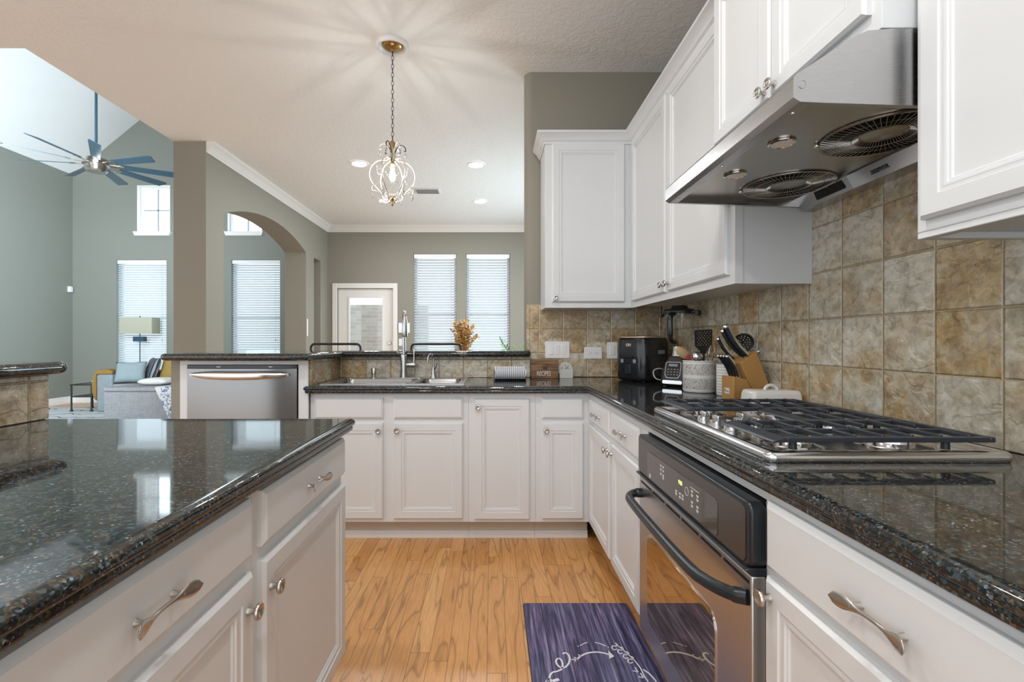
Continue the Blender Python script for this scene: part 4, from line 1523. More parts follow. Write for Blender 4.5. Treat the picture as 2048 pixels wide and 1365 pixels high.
obj('control_strip', boxes((-1.753, -1.121, 2.716, 2.7235, 1.0135, 1.0335)), M['black_plastic'], t)
mb = boxes((-1.585, -1.563, 2.7155, 2.7165, 1.021, 1.026), (-1.285, -1.265, 2.7155, 2.7165, 1.021, 1.026))
obj('indicator', mb, M['white_plastic'], t)
mb = MB()
rs = []
N = 24
for i in range(N + 1):
    s = -1 + 2 * i / N
    x = -1.437 + s * 0.278
    bow = 1 - s * s
    yy = 2.688 - 0.036 * bow ** 0.6 - 0.004
    hh = 0.006 + 0.016 * (1 - abs(s) ** 4)
    zc_ = 0.983 - 0.008 * bow
    rs.append([(x, yy + 0.008 * math.cos(2 * pi * k / 12), zc_ + hh * math.sin(2 * pi * k / 12)) for k in range(12)])
mb.rings(rs, True, True, True)
for s in (-1, 1):
    mb.box(-1.437 + s * 0.268 - 0.012, -1.437 + s * 0.268 + 0.012, 2.682, 2.712, 0.974, 0.988)
obj('bar_handle', mb, M['steel_bright'], dd, ang=60)

# ------------------------------------------------------------------ sink, taps
t = thing('kitchen_sink', 'double bowl stainless steel sink let into the granite', 'sink', (-0.595, 3.03, 0.9145))
BX = [(-0.985, -0.500), (-0.465, -0.205)]
BY0, BY1 = 2.832, 3.198
mb = MB()
ZR0, ZR1 = 0.9145, 0.9185
xs = [-1.020, BX[0][0], BX[0][1], BX[1][0], BX[1][1], -0.168]
mb.box(-1.020, -0.168, 2.792, BY0, ZR0, ZR1)
mb.box(-1.020, -0.168, BY1, 3.315, ZR0, ZR1)
for a, b in ((xs[0], xs[1]), (xs[2], xs[3]), (xs[4], xs[5])):
    mb.box(a, b, BY0, BY1, ZR0, ZR1)
obj('rim', mb, M['steel'], t)
for x0, x1 in BX:
    mb = MB()
    rs = []
    for d_, z_ in ((-0.002, 0.9183), (0.003, 0.914), (0.006, 0.86), (0.010, 0.745), (0.030, 0.725), (0.06, 0.722)):
        rs.append([(p, q, z_) for p, q in rrect(x0 + d_, x1 - d_, BY0 + d_, BY1 - d_, 0.045 if d_ < 0.02 else 0.03)])
    for d_, z_ in ((0.06, 0.719), (0.028, 0.722), (0.007, 0.743), (0.003, 0.86), (0.0, 0.9135), (-0.002, 0.9183)):
        rs.append([(p, q, z_) for p, q in rrect(x0 + d_, x1 - d_, BY0 + d_, BY1 - d_, 0.045 if d_ < 0.02 else 0.03)])
    n = len(rs[0])
    mb.rings(rs[:6], True, False, True)
    mb.rings(rs[6:], True, True, False)
    q = obj('bowl', mb, M['steel_door'], t, ang=60)
    mb = MB()
    mb.lathe([(0.042, 0), (0.040, 0.003), (0.028, 0.003), (0.026, 0.0005), (0, 0.0005)], 24, ((x0 + x1) / 2, 3.02, 0.7225))
    obj('strainer', mb, M['chrome'], q)

fx, fy = -0.606, 3.235
ZS = 0.9187
t = thing('kitchen_faucet', 'tall brushed steel pull down tap standing behind the sink', 'faucet', (fx, fy, ZS))
mb = MB()
mb.prism(rrect(fx - 0.13, fx + 0.13, fy - 0.024, fy + 0.024, 0.022), lambda p, q, tt: (p, q, tt), ZS, ZS + 0.004)
obj('deck_plate', mb, M['steel'], t)
mb = MB()
mb.lathe([(0.027, 0.004), (0.026, 0.02), (0.0235, 0.05), (0.0235, 0.150), (0.0225, 0.158), (0.014, 0.162), (0.0, 0.162)], 28, (fx, fy, ZS))
obj('tap_body', mb, M['steel'], t)
dv = Vector((0.22, -0.975, 0)).normalized()
pts = [Vector((fx, fy, ZS + 0.158 + k * 0.03)) for k in range(9)]
zt = ZS + 0.158 + 0.24
ra = 0.085
cen = Vector((fx, fy, zt)) + dv * ra
for k in range(1, 17):
    a = pi - pi * 1.04 * k / 16
    pts.append(cen + dv * (ra * math.cos(a)) + Vector((0, 0, ra * 0.55 * math.sin(a))))
mb = MB()
mb.tube(pts, 0.0125, 14)
obj('spout', mb, M['steel'], t, ang=60)
e = pts[-1]
mb = MB()
mb.lathe([(0.0135, 0.0), (0.0165, -0.01), (0.0185, -0.075), (0.0185, -0.112), (0.016, -0.118), (0, -0.118)], 24, tuple(e + Vector((0, 0, 0.005))))
obj('spray_head', mb, M['steel'], t)
mb = MB()
mb.lathe([(0.017, 0.0), (0.018, 0.02), (0.018, 0.055), (0.015, 0.062), (0, 0.063)], 20, (fx + 0.018, fy, ZS + 0.090), 'X')
q = obj('valve', mb, M['steel'], t)
mb = MB()
mb.tube([(fx + 0.068, fy, ZS + 0.10), (fx + 0.069, fy, ZS + 0.15), (fx + 0.070, fy, ZS + 0.195)], [0.0052, 0.0046, 0.0036], 10)
obj('lever', mb, M['chrome'], q)

t = thing('soap_dispenser', 'short steel soap dispenser left of the tall tap', 'soap dispenser', (-0.812, fy, ZS))
mb = MB()
mb.lathe([(0.021, 0), (0.020, 0.004), (0.012, 0.008), (0.0115, 0.024), (0.017, 0.030), (0.017, 0.066), (0.015, 0.069), (0, 0.069)], 24, (-0.812, fy, ZS))
obj('pump_body', mb, M['nickel'], t)
mb = MB()
mb.tube([(-0.800, fy - 0.004, ZS + 0.058), (-0.762, fy - 0.012, ZS + 0.060), (-0.742, fy - 0.016, ZS + 0.0595)], [0.0042, 0.0038, 0.003], 10)
obj('nozzle', mb, M['nickel'], t)
wx = -0.404
t = thing('filtered_water_tap', 'small steel hooked water tap right of the tall tap', 'faucet', (wx, fy, ZS))
mb = MB()
mb.lathe([(0.024, 0), (0.022, 0.006), (0.015, 0.03), (0.010, 0.06), (0.0085, 0.075), (0, 0.076)], 24, (wx, fy, ZS))
obj('tap_body', mb, M['steel'], t)
dv = Vector((-0.55, -0.83, 0)).normalized()
cen = Vector((wx, fy, ZS + 0.135)) + dv * 0.028
pts = [Vector((wx, fy, ZS + 0.07)), Vector((wx, fy, ZS + 0.10))] + [cen + dv * (0.028 * math.cos(pi - pi * 1.0 * k / 12)) + Vector((0, 0, 0.028 * math.sin(pi - pi * k / 12))) for k in range(13)]
pts.append(pts[-1] + Vector((0, 0, -0.032)))
mb = MB()
mb.tube(pts, 0.0062, 12)
obj('spout', mb, M['steel'], t, ang=60)
mb = MB()
mb.tube([(wx + 0.006, fy, ZS + 0.055), (wx + 0.018, fy, ZS + 0.075), (wx + 0.026, fy, ZS + 0.105)], [0.004, 0.0036, 0.003], 10)
obj('lever', mb, M['black_satin'], t)

# ------------------------------------------------------------------ things on the granite
ZG = 0.9142


# rolled towel
spx = []
turns = 2.6
N = 90
for i in range(N + 1):
    a = 2 * pi * turns * i / N
    r = 0.008 + 0.044 * i / N
    spx.append((r, a))
outer = [(3.118 + 1.25 * r * math.cos(a + 2.2), 0.050 + 1.02 * r * math.sin(a + 2.2)) for r, a in spx]
inner = [(3.118 + 1.25 * max(r - 0.0125, 0.001) * math.cos(a + 2.2), 0.050 + 1.02 * max(r - 0.0125, 0.001) * math.sin(a + 2.2)) for r, a in spx]
zmin = min(q for p, q in outer)
mb = MB()
L = 0.0
acc = [0.0]
for i in range(1, len(outer)):
    acc.append(acc[-1] + math.hypot(outer[i][0] - outer[i - 1][0], outer[i][1] - outer[i - 1][1]))
tot = acc[-1]
cols = 10
rowsv = []
for side, line in ((0, outer), (1, inner)):
    for c in range(cols + 1):
        x = 0.012 + 0.205 * c / cols
        b = mb.add([(x + 0.004 * math.sin(i * 0.7) * (1 if c in (0, cols) else 0), p, ZG + q - zmin) for i, (p, q) in enumerate(line)])
        rowsv.append(b)
        for i in range(len(line)):
            mb.uv[b + i] = (c / cols, acc[i] / tot)
n = len(outer)
for s in (0, cols + 1):
    for c in range(cols):
        a, b = rowsv[s + c], rowsv[s + c + 1]
        for i in range(n - 1):
            mb.f.append((a + i, a + i + 1, b + i + 1, b + i))
for c in (0, cols):
    a, b = rowsv[c], rowsv[cols + 1 + c]
    for i in range(n - 1):
        mb.f.append((a + i, a + i + 1, b + i + 1, b + i))
for i in (0, n - 1):
    for c in range(cols):
        mb.f.append((rowsv[c] + i, rowsv[c + 1] + i, rowsv[cols + 2 + c] + i, rowsv[cols + 1 + c] + i))
o = obj('rolled_towel', mb, M['towel'], ang=60)
tag(o, 'rolled navy and white checked tea towel on the granite right of the sink', 'towel')

t = thing('recipe_box', 'dark grained wooden recipe box lettered RECIPES', 'recipe box', (0.36, 3.29, ZG))
obj('box_body', boxes((0.268, 0.452, 3.243, 3.334, ZG, ZG + 0.098)), M['acacia'], t, bev=0.002)
obj('box_lid', boxes((0.268, 0.452, 3.241, 3.334, ZG + 0.099, ZG + 0.131)), M['acacia'], t, bev=0.002)
fm = lambda x, z: frame4(Vector((x, 3.2425, z)), Vector((1, 0, 0)), Vector((0, 0, 1)), Vector((0, -1, 0)))
obj('lettering', text_mb('RECIPES', 0.046, fm(0.352, ZG + 0.033), 0.0004, 0.60, 0.0), M['ink_white'], t, smooth=False)
mb = MB()
for s in (-1, 1):
    mb.prism([(0.362 + s * 0.001, 0.077), (0.362 + s * 0.006, 0.084), (0.362 + s * 0.015, 0.087), (0.362 + s * 0.018, 0.080), (0.362 + s * 0.010, 0.075), (0.362 + s * 0.016, 0.069), (0.362 + s * 0.010, 0.062), (0.362 + s * 0.002, 0.064)], lambda p, q, tt: (p, tt, ZG + q), 3.2420, 3.2432)
obj('bow_emblem', mb, M['ink'], t, smooth=False)

t = thing('coaster_holder', 'pale stone holder with round coasters standing beside the recipe box', 'coaster holder', (0.508, 3.29, ZG))
mb = boxes((0.463, 0.556, 3.262, 3.270, ZG, ZG + 0.062), (0.463, 0.556, 3.308, 3.316, ZG, ZG + 0.062), (0.463, 0.556, 3.270, 3.308, ZG, ZG + 0.006))
obj('holder', mb, M['marble'], t, bev=0.0015)
for k, yy in enumerate((3.2815, 3.2960)):
    c = thing('coaster', ('round pale coaster with a brown tree drawing, in the stone holder', 'plain round coaster behind the one with the tree drawing')[k], 'coaster', (0.504, yy, ZG + 0.007))
    mb = MB()
    mb.lathe([(0.0505, 0), (0.052, 0.0015), (0.052, 0.007), (0.0505, 0.0085), (0, 0.0085)], 40, (0.504, yy + 0.004, ZG + 0.0595), '-Y')
    obj('disc', mb, M['marble'], c)
    if k == 0:
        mb = MB()
        Y = yy - 0.0048
        for pts in ([(0.0, -0.045), (-0.004, -0.02), (0.001, 0.0), (0.006, 0.018)], [(-0.003, -0.02), (-0.02, 0.0), (-0.034, 0.004)], [(0.001, 0), (0.014, 0.012), (0.022, 0.03)], [(0.006, 0.018), (0.0, 0.03), (-0.008, 0.036)], [(-0.02, 0.0), (-0.024, 0.014), (-0.02, 0.022)], [(0.014, 0.012), (0.026, 0.004), (0.03, -0.012)]):
            mb.tube([(0.504 + a, Y, ZG + 0.0595 + b) for a, b in pts], 0.0018, 5)
        obj('tree_drawing', mb, M['acacia'], c)

# air fryer, turned to face the room
t = thing('air_fryer', 'glossy black air fryer with a copper ring in the back corner', 'air fryer', (0.985, 3.10, ZG), R(-57))
mb = MB()
W2, D2 = 0.128, 0.136
rs = []
for sc, z_ in ((0.90, 0.004), (0.97, 0.012), (1.0, 0.03), (1.0, 0.12), (0.985, 0.20), (0.955, 0.262), (0.93, 0.276), (0.86, 0.282)):
    rs.append([(p, q, z_) for p, q in rrect(-W2 * sc, W2 * sc, -D2 * sc, D2 * sc, 0.062 * sc, 8)])
mb.rings(rs, True, True, True)
obj('body', mb, M['black_plastic'], t, True, ang=50)
mb = MB()
rs = []
for sc, z_ in ((0.885, 0.2795), (0.88, 0.286), (0.80, 0.286), (0.795, 0.2825)):
    rs.append([(p, q, z_) for p, q in rrect(-W2 * sc, W2 * sc, -D2 * sc, D2 * sc, 0.062 * sc, 8)])
mb.rings(rs, True)
obj('copper_ring', mb, M['logo_copper'], t, True)
mb = MB()
rs = []
for sc, z_ in ((0.79, 0.2815), (0.78, 0.289), (0.6, 0.292), (0.3, 0.293)):
    rs.append([(p, q, z_) for p, q in rrect(-W2 * sc, W2 * sc, -D2 * sc, D2 * sc, 0.062 * sc, 8)])
mb.rings(rs, True, True, True)
obj('touch_lid', mb, M['black_plastic'], t, True)
mb = MB()
mb.prism(rrect(-0.075, 0.075, 0.022, 0.152, 0.012), lambda p, q, tt: (p, tt, q), -D2 - 0.004, -D2 + 0.02)
q = obj('basket_front', mb, M['black_plastic'], t, True, bev=0.002)
mb = boxes((-0.024, 0.024, -D2 - 0.012, -D2 - 0.003, 0.045, 0.110), (-0.032, 0.032, -D2 - 0.012, -D2, 0.150, 0.162))
obj('basket_handle', mb, M['black_satin'], q, True, bev=0.006)
mb = MB()
for s in (-1, 1):
    mb.prism(rrect(s * 0.050 - 0.011, s * 0.050 + 0.011, 0.118, 0.142, 0.003), lambda p, q_, tt: (p, tt, q_), -D2 - 0.0055, -D2 - 0.003)
obj('side_button', mb, M['grey_button'], q, True)
obj('logo', text_mb('OH', 0.026, frame4(Vector((-0.005, -D2 * 0.972 - 0.0012, 0.232)), Vector((1, 0, 0)), Vector((0, 0, 1)), Vector((0, -1, 0))), 0.0008, 1.0, 0.001), M['logo_copper'], t, True, smooth=False)
mb = MB()
for px, py in ((-0.08, -0.09), (0.08, -0.09), (-0.08, 0.09), (0.08, 0.09)):
    mb.lathe([(0.012, 0.0), (0.011, 0.006)], 12, (px, py, 0))
obj('foot', mb, M['black_matte'], t, True)
obj('air_outlet', boxes((W2 - 0.003, W2 + 0.0015, -0.005, 0.055, 0.175, 0.200)), M['grey_button'], t, True, bev=0.001)

# blender
t = thing('blender', 'black countertop blender with clear jar and keypad beside the air fryer', 'blender', (1.072, 2.715, ZG), R(-48))
mb = MB()
rs = []
for a, b, r_, z_ in ((0.074, 0.078, 0.03, 0.006), (0.080, 0.084, 0.03, 0.014), (0.080, 0.084, 0.03, 0.045), (0.074, 0.076, 0.03, 0.09), (0.062, 0.063, 0.03, 0.135), (0.048, 0.05, 0.03, 0.165), (0.044, 0.044, 0.03, 0.172)):
    rs.append([(p, q, z_) for p, q in rrect(-a, a, -b, b, r_)])
mb.rings(rs, True, True, True)
obj('motor_base', mb, M['black_matte'], t, True, ang=50)
mb = MB()
an = math.atan2(0.022, 0.09)
PM = Matrix.Translation((0, -0.0855, 0.048)) @ Matrix.Rotation(R(90) - an, 4, 'X')
mb.M = PM
mb.prism([(-0.034, 0.0), (0.034, 0.0), (0.046, 0.02), (0.046, 0.088), (0.038, 0.094), (-0.038, 0.094), (-0.046, 0.088), (-0.046, 0.02)], lambda p, q, tt: (p, q, tt), -0.012, 0.002)
q = obj('control_panel', mb, M['steel'], t, True)
mb = MB()
mb.M = PM
mb.prism([(-0.030, 0.004), (0.030, 0.004), (0.042, 0.022), (0.042, 0.085), (0.036, 0.090), (-0.036, 0.090), (-0.042, 0.085), (-0.042, 0.022)], lambda p, q_, tt: (p, q_, tt), 0.0015, 0.003)
obj('keypad_face', mb, M['black_plastic'], q, True)
mb = MB()
mb.M = PM
for k in range(4):
    for j in range(3):
        mb.box(-0.031 + k * 0.0185, -0.021 + k * 0.0185, 0.018 + j * 0.015, 0.023 + j * 0.015, 0.003, 0.0036)
mb.box(-0.026, 0.026, 0.068, 0.082, 0.003, 0.0036)
obj('keypad_buttons', mb, M['grey_button'], q, True)
mb = MB()
mb.prism(rrect(-0.058, 0.058, 0.016, 0.036, 0.008), lambda p, q_, tt: (p, tt, q_), -0.0865, -0.080)
obj('badge_plate', mb, M['steel_bright'], t, True)
mb = MB()
mb.lathe([(0.043, 0.170), (0.041, 0.176), (0.036, 0.205), (0.036, 0.226)], 28, (0, 0, 0))
obj('jar_collar', mb, M['steel_bright'], t, True)
mb = MB()
rs = []
for a, z_ in ((0.040, 0.226), (0.050, 0.240), (0.066, 0.30), (0.072, 0.418), (0.069, 0.418), (0.063, 0.30), (0.046, 0.244), (0.030, 0.240)):
    rs.append([(p, q_, z_) for p, q_ in rrect(-a, a, -a, a, a * 0.55)])
mb.rings(rs, True, True, True)
obj('jar', mb, M['jar_glass'], t, True, ang=50)
mb = MB()
rs = []
for a, z_ in ((0.074, 0.414), (0.075, 0.428), (0.068, 0.440), (0.040, 0.444), (0.038, 0.456), (0.034, 0.4605)):
    rs.append([(p, q_, z_) for p, q_ in rrect(-a, a, -a, a, a * 0.55)])
mb.rings(rs, True, True, True)
mb.box(-0.115, 0.115, -0.016, 0.016, 0.415, 0.430)
mb.box(-0.118, -0.098, -0.019, 0.019, 0.400, 0.428)
mb.box(0.098, 0.118, -0.019, 0.019, 0.400, 0.428)
obj('lid', mb, M['black_matte'], t, True, bev=0.003, ang=50)
mb = MB()
mb.tube(spline([(0.0, -0.070, 0.41), (0, -0.098, 0.405), (0, -0.108, 0.37), (0, -0.106, 0.30), (0, -0.095, 0.262), (0, -0.050, 0.250)], 6), [0.017] * 20 + [0.013] * 11, 12, flat=0.75)
obj('handle', mb, M['black_plastic'], t, True, ang=60)
mb = MB()
mb.tube(spline([(-0.07, -0.060, 0.03), (-0.10, -0.09, 0.045), (-0.125, -0.06, 0.085), (-0.10, -0.02, 0.095), (-0.078, 0.02, 0.06)], 8), 0.0035, 8)
obj('power_cord', mb, M['cord'], t, True)
mb = MB()
for px, py in ((-0.055, -0.06), (0.055, -0.06), (-0.055, 0.06), (0.055, 0.06)):
    mb.lathe([(0.012, 0.0), (0.011, 0.008)], 12, (px, py, 0))
obj('foot', mb, M['black_matte'], t, True)


def crock(x, y, r, h, mat, label):
    mb = MB()
    mb.lathe([(r * 0.93, 0.0), (r * 0.98, 0.004), (r, 0.012), (r, h - 0.012), (r * 0.985, h - 0.009), (r * 1.01, h - 0.006), (r * 1.0, h), (r * 0.93, h), (r * 0.90, h - 0.01), (r * 0.89, 0.01), (0, 0.009)], 48, (x, y, ZG))
    o = obj('utensil_crock', mb, mat, ang=50)
    tag(o, label, 'utensil crock', 'stoneware utensil crocks')
    return o


crock(1.050, 2.400, 0.079, 0.160, M['crock'], 'embossed grey and white utensil crock beside the blender')
crock(1.122, 2.232, 0.060, 0.150, M['crock_white'], 'plain ribbed white utensil crock half hidden behind the knife block')

# utensils
fm = lambda u, v, tt, P, U, V, Nn: tuple(P + U * u + V * v + Nn * tt)
P = Vector((1.058, 2.372, 1.130))
U = Vector((1, 0.05, 0.05)).normalized()
V = Vector((-0.05, -0.10, 1)).normalized()
Nn = U.cross(V)
t = thing('slotted_turner', 'black slotted turner with a square perforated head in the embossed crock', 'turner', (1.050, 2.40, 0.93))
hol = []
for r_ in range(8):
    for c_ in range(5):
        hol.append(circ(-0.030 + c_ * 0.0145 + (0.0072 if r_ % 2 else 0), 0.022 + r_ * 0.0094, 0.0034, 6))
mb = MB()
perforated(mb, [(-0.012, -0.022), (0.012, -0.022), (0.020, -0.005), (0.044, 0.018), (0.046, 0.094), (0.042, 0.099), (-0.042, 0.099), (-0.046, 0.094), (-0.044, 0.018), (-0.020, -0.005)], hol, lambda p, q, tt: fm(p, q, tt, P, U, V, Nn), -0.0018, 0.0018)
obj('head', mb, M['black_matte'], t, ang=30)
mb = MB()
mb.tube([tuple(P + V * -0.02), tuple(P + V * -0.06), (1.052, 2.41, 0.935)], [0.008, 0.0065, 0.006], 8)
obj('shaft', mb, M['black_matte'], t)
t = thing('wooden_spoon', 'pale wooden spoon leaning left in the embossed crock', 'spoon', (1.03, 2.42, 0.94))
mb = MB()
mb.M = Matrix.Translation((0.985, 2.452, 1.110)) @ Matrix.Rotation(R(-52), 4, 'Y')
mb.sphere((0, 0, 0), 0.045, 16, 10, (0.55, 0.28, 1.0))
obj('spoon_bowl', mb, M['spoon_wood'], t)
mb = MB()
mb.tube([(1.017, 2.445, 1.085), (1.058, 2.43, 0.94)], 0.006, 8)
obj('shaft', mb, M['spoon_wood'], t)
t = thing('ladle', 'round steel ladle low in the embossed crock', 'ladle', (1.02, 2.37, 0.94))
mb = MB()
mb.sphere((1.020, 2.352, 1.094), 0.025, 18, 12, (1, 0.7, 1))
obj('ladle_bowl', mb, M['chrome'], t)
mb = MB()
mb.tube([(1.022, 2.36, 1.08), (1.05, 2.41, 0.94)], 0.004, 8)
obj('shaft', mb, M['chrome'], t)
t = thing('spatula', 'red tipped spatula at the left rim of the embossed crock', 'spatula', (1.0, 2.40, 0.94))
mb = MB()
mb.M = Matrix.Translation((0.984, 2.375, 1.087)) @ Matrix.Rotation(R(-25), 4, 'Y')
mb.box(-0.009, 0.009, -0.004, 0.004, -0.012, 0.016)
obj('blade', mb, M['red'], t, bev=0.003)
mb = MB()
mb.tube([(0.990, 2.378, 1.073), (1.03, 2.40, 0.94)], 0.004, 8)
obj('shaft', mb, M['chrome'], t)
t = thing('tongs', 'long steel tongs right of the turner in the embossed crock', 'tongs', (1.09, 2.38, 0.94))
for s in (-1, 1):
    mb = MB()
    mb.tube([(1.080 + s * 0.004, 2.39, 0.94), (1.088 + s * 0.010, 2.372, 1.06), (1.094 + s * 0.014, 2.362, 1.135), (1.096 + s * 0.006, 2.36, 1.152)], [0.004, 0.007, 0.008, 0.004], 8, flat=0.35)
    obj('arm', mb, M['steel_bright'], t)
t = thing('skimmer', 'round black perforated skimmer leaning to the wall behind the knife block', 'skimmer', (1.13, 2.22, 0.94))
P = Vector((1.146, 2.168, 1.166))
U = Vector((0.96, -0.25, 0.1)).normalized()
V = Vector((0.05, -0.35, 1)).normalized()
V = (V - U * V.dot(U)).normalized()
Nn = U.cross(V)
hol = [circ(rr * math.cos(2 * pi * k / m), rr * math.sin(2 * pi * k / m), 0.0032, 6) for rr, m in ((0.011, 5), (0.021, 10), (0.031, 15)) for k in range(m)]
mb = MB()
perforated(mb, circ(0, 0, 0.046, 32), hol, lambda p, q, tt: fm(p, q, tt + 4.0 * (p * p + q * q), P, U, V, Nn), -0.0012, 0.0012)
obj('head', mb, M['black_matte'], t, ang=40)
mb = MB()
mb.tube([tuple(P + V * -0.044 + Nn * 0.008), (1.128, 2.225, 0.94)], [0.006, 0.005], 8)
obj('shaft', mb, M['black_matte'], t)
t = thing('whisk', 'steel wire whisk lying over the back of the knife block', 'whisk', (1.14, 2.22, 0.94))
mb = MB()
A = Vector((1.150, 2.185, 1.085))
B = Vector((1.176, 2.085, 1.130))
d_ = (B - A)
e1 = d_.normalized().cross(Vector((0, 0, 1))).normalized()
e2 = d_.normalized().cross(e1)
for k in range(5):
    a = pi * k / 5
    side = e1 * math.cos(a) + e2 * math.sin(a)
    lp = [A + d_ * (0.5 - 0.5 * math.cos(2 * pi * i / 16)) * 1.0 + side * (0.020 * math.sin(2 * pi * i / 16)) for i in range(17)]
    mb.tube(lp, 0.0012, 5)
obj('wires', mb, M['chrome'], t)
mb = MB()
mb.tube([tuple(A + d_ * 0.04), (1.128, 2.245, 0.95)], 0.005, 8)
obj('shaft', mb, M['chrome'], t)

# knife block
KB = (1.030, 2.072, ZG)
KR = R(-86)
t = thing('knife_block', 'slanted wooden knife block against the tiled wall', 'knife block', KB, KR)
mb = MB()
mb.prism([(0.0, 0.0), (0.105, 0.0), (0.060, 0.092), (0.0, 0.106)], lambda p, q, tt: (tt, p, q), -0.047, 0.047)
obj('front_block', mb, M['block'], t, True, bev=0.002)
mb = MB()
mb.prism([(0.028, 0.163), (0.0605, 0.0935), (0.1058, 0.001), (0.163, 0.001), (0.163, 0.05), (0.100, 0.213)], lambda p, q, tt: (tt, p, q), -0.050, 0.050)
obj('slanted_block', mb, M['block'], t, True, bev=0.002)
mb = MB()
mb.prism(rrect(-0.022, 0.014, 0.028, 0.052, 0.002), lambda p, q, tt: (p, tt, q), -0.0012, 0.0005)
q = obj('logo_plate', mb, M['white_plastic'], t, True)
mb = MB()
mb.tube([(-0.018, -0.0016, 0.036), (-0.014, -0.0016, 0.047), (-0.008, -0.0016, 0.045), (-0.010, -0.0016, 0.036), (-0.002, -0.0016, 0.035), (0.004, -0.0016, 0.041), (0.010, -0.0016, 0.033)], 0.0013, 5)
obj('logo_mark', mb, M['ink'], q, True)
KM = WM[t]


def knife(label, lx, u, z, L, w, big, tilt, group=None):
    p = KM @ Vector((lx, u, z))
    d = (KM.to_3x3() @ Vector((0, -math.sin(tilt), math.cos(tilt)))).normalized()
    side = (KM.to_3x3() @ Vector((1, 0, 0))).normalized()
    back = d.cross(side)
    k = thing('chef_knife' if big else 'steak_knife', label, 'knife', tuple(p), 0, group)
    Fm = frame4(p, side, back, d)
    mb = MB()
    mb.M = Fm
    rs = []
    for s, ww in ((0.0, 0.62), (0.08, 0.72), (0.3, 0.85), (0.55, 1.0), (0.8, 1.05), (0.93, 1.1)):
        bend = 0.010 * L / 0.12 * math.sin(s * pi * 0.9) * (-1 if big else 1)
        rs.append([(0.55 * w * math.cos(2 * pi * j / 12), w * ww * math.sin(2 * pi * j / 12) + bend, s * L) for j in range(12)])
    mb.rings(rs, True, True, True)
    obj('handle', mb, M['black_satin'], k, ang=60)
    mb = MB()
    mb.M = Fm
    for s0, s1 in ((0.935, 1.0),):
        bend = 0.010 * L / 0.12 * math.sin(0.93 * pi * 0.9) * (-1 if big else 1)
        rs = [[(0.57 * w * f * math.cos(2 * pi * j / 12), w * 1.12 * f * math.sin(2 * pi * j / 12) + bend, s * L) for j in range(12)] for s, f in ((0.93, 1.0), (0.975, 1.0), (1.0, 0.75))]
        mb.rings(rs, True, True, True)
    obj('end_cap', mb, M['chrome'], k)
    mb = MB()
    mb.M = Fm
    rs = []
    for s in (0.02, 0.3, 0.55, 0.8, 0.95):
        bend = 0.010 * L / 0.12 * math.sin(s * pi * 0.9) * (-1 if big else 1)
        rs.append([(x_, yy + bend, s * L) for x_, yy in ((-0.575 * w, w * 0.22), (0.575 * w, w * 0.22), (0.30 * w, w * 1.14), (-0.30 * w, w * 1.14))])
    mb.rings(rs, True, True, True)
    obj('spine', mb, M['steel_bright'], k)
    mb = MB()
    mb.M = Fm
    mb.box(-0.0035, 0.0035, -w * 0.9, w * 0.9, -0.004, 0.002)
    obj('bolster', mb, M['chrome'], k, bev=0.001)
    return k


g = 'steak knives in the front of the knife block'
for i, (lx, lb) in enumerate(((-0.033, 'steak knife in the front row of the block, farthest from the camera'), (-0.011, 'second steak knife from the crock in the front row of the block'), (0.011, 'second steak knife from the camera in the front row of the block'), (0.033, 'steak knife in the front row of the block, nearest the camera'))):
    knife(lb, lx, 0.030, 0.1025, 0.108, 0.0078, False, R(32), g)
knife('big black handled chef knife rising highest from the slanted block', 0.012, 0.062, 0.191, 0.150, 0.0145, True, R(35))
knife('black and steel carving knife beside the tallest chef knife', 0.036, 0.064, 0.193, 0.165, 0.0125, True, R(33))
knife('shorter knife with steel end leaning over the steak knives', -0.030, 0.044, 0.178, 0.118, 0.0105, True, R(34))

# butter dish
t = thing('butter_dish', 'white lidded butter dish with a loop handle behind the cooktop', 'butter dish', (1.092, 1.855, ZG))
mb = MB()
rs = [[(1.092 + p, 1.855 + q, ZG + z_) for p, q in rrect(-0.104 * a, 0.104 * a, -0.06 * a, 0.06 * a, 0.016)] for a, z_ in ((0.9, 0.0), (0.93, 0.004), (1.0, 0.014), (0.985, 0.017), (0.9, 0.012))]
mb.rings(rs, True, True, True)
obj('base_tray', mb, M['ceramic'], t, ang=50)
mb = MB()
rs = [[(1.092 + p, 1.855 + q, ZG + z_) for p, q in rrect(-0.098 * a, 0.098 * a, -0.052 * b, 0.052 * b, 0.014)] for a, b, z_ in ((1.0, 1.0, 0.0172), (0.97, 0.95, 0.05), (0.94, 0.9, 0.062), (0.88, 0.8, 0.0665), (0.5, 0.45, 0.0685))]
mb.rings(rs, True, True, True)
q = obj('lid', mb, M['ceramic'], t, ang=50)
mb = MB()
mb.tube([(1.092 + 0.024 * math.cos(a), 1.855, ZG + 0.066 + 0.019 * math.sin(a)) for a in [pi * k / 12 for k in range(13)]], 0.0062, 10)
obj('loop_handle', mb, M['ceramic'], q)

# ------------------------------------------------------------------ mat on the floor
t = thing('kitchen_mat', 'dark blue wood print kitchen mat with white curly lettering by the oven', 'floor mat', (0.365, 1.60, 0.0005))
mb = MB()
mb.prism(rrect(0.134, 0.596, 1.12, 2.098, 0.014), lambda p, q, tt: (p, q, tt), 0.0008, 0.0105)
obj('mat_body', mb, M['mat'], t, bev=0.003)


def mpt(cx, cy):
    q = at_z(1040 + cx / 6.4, 1190 + cy / 6.4, 0.0108)
    return (q.x, q.y)


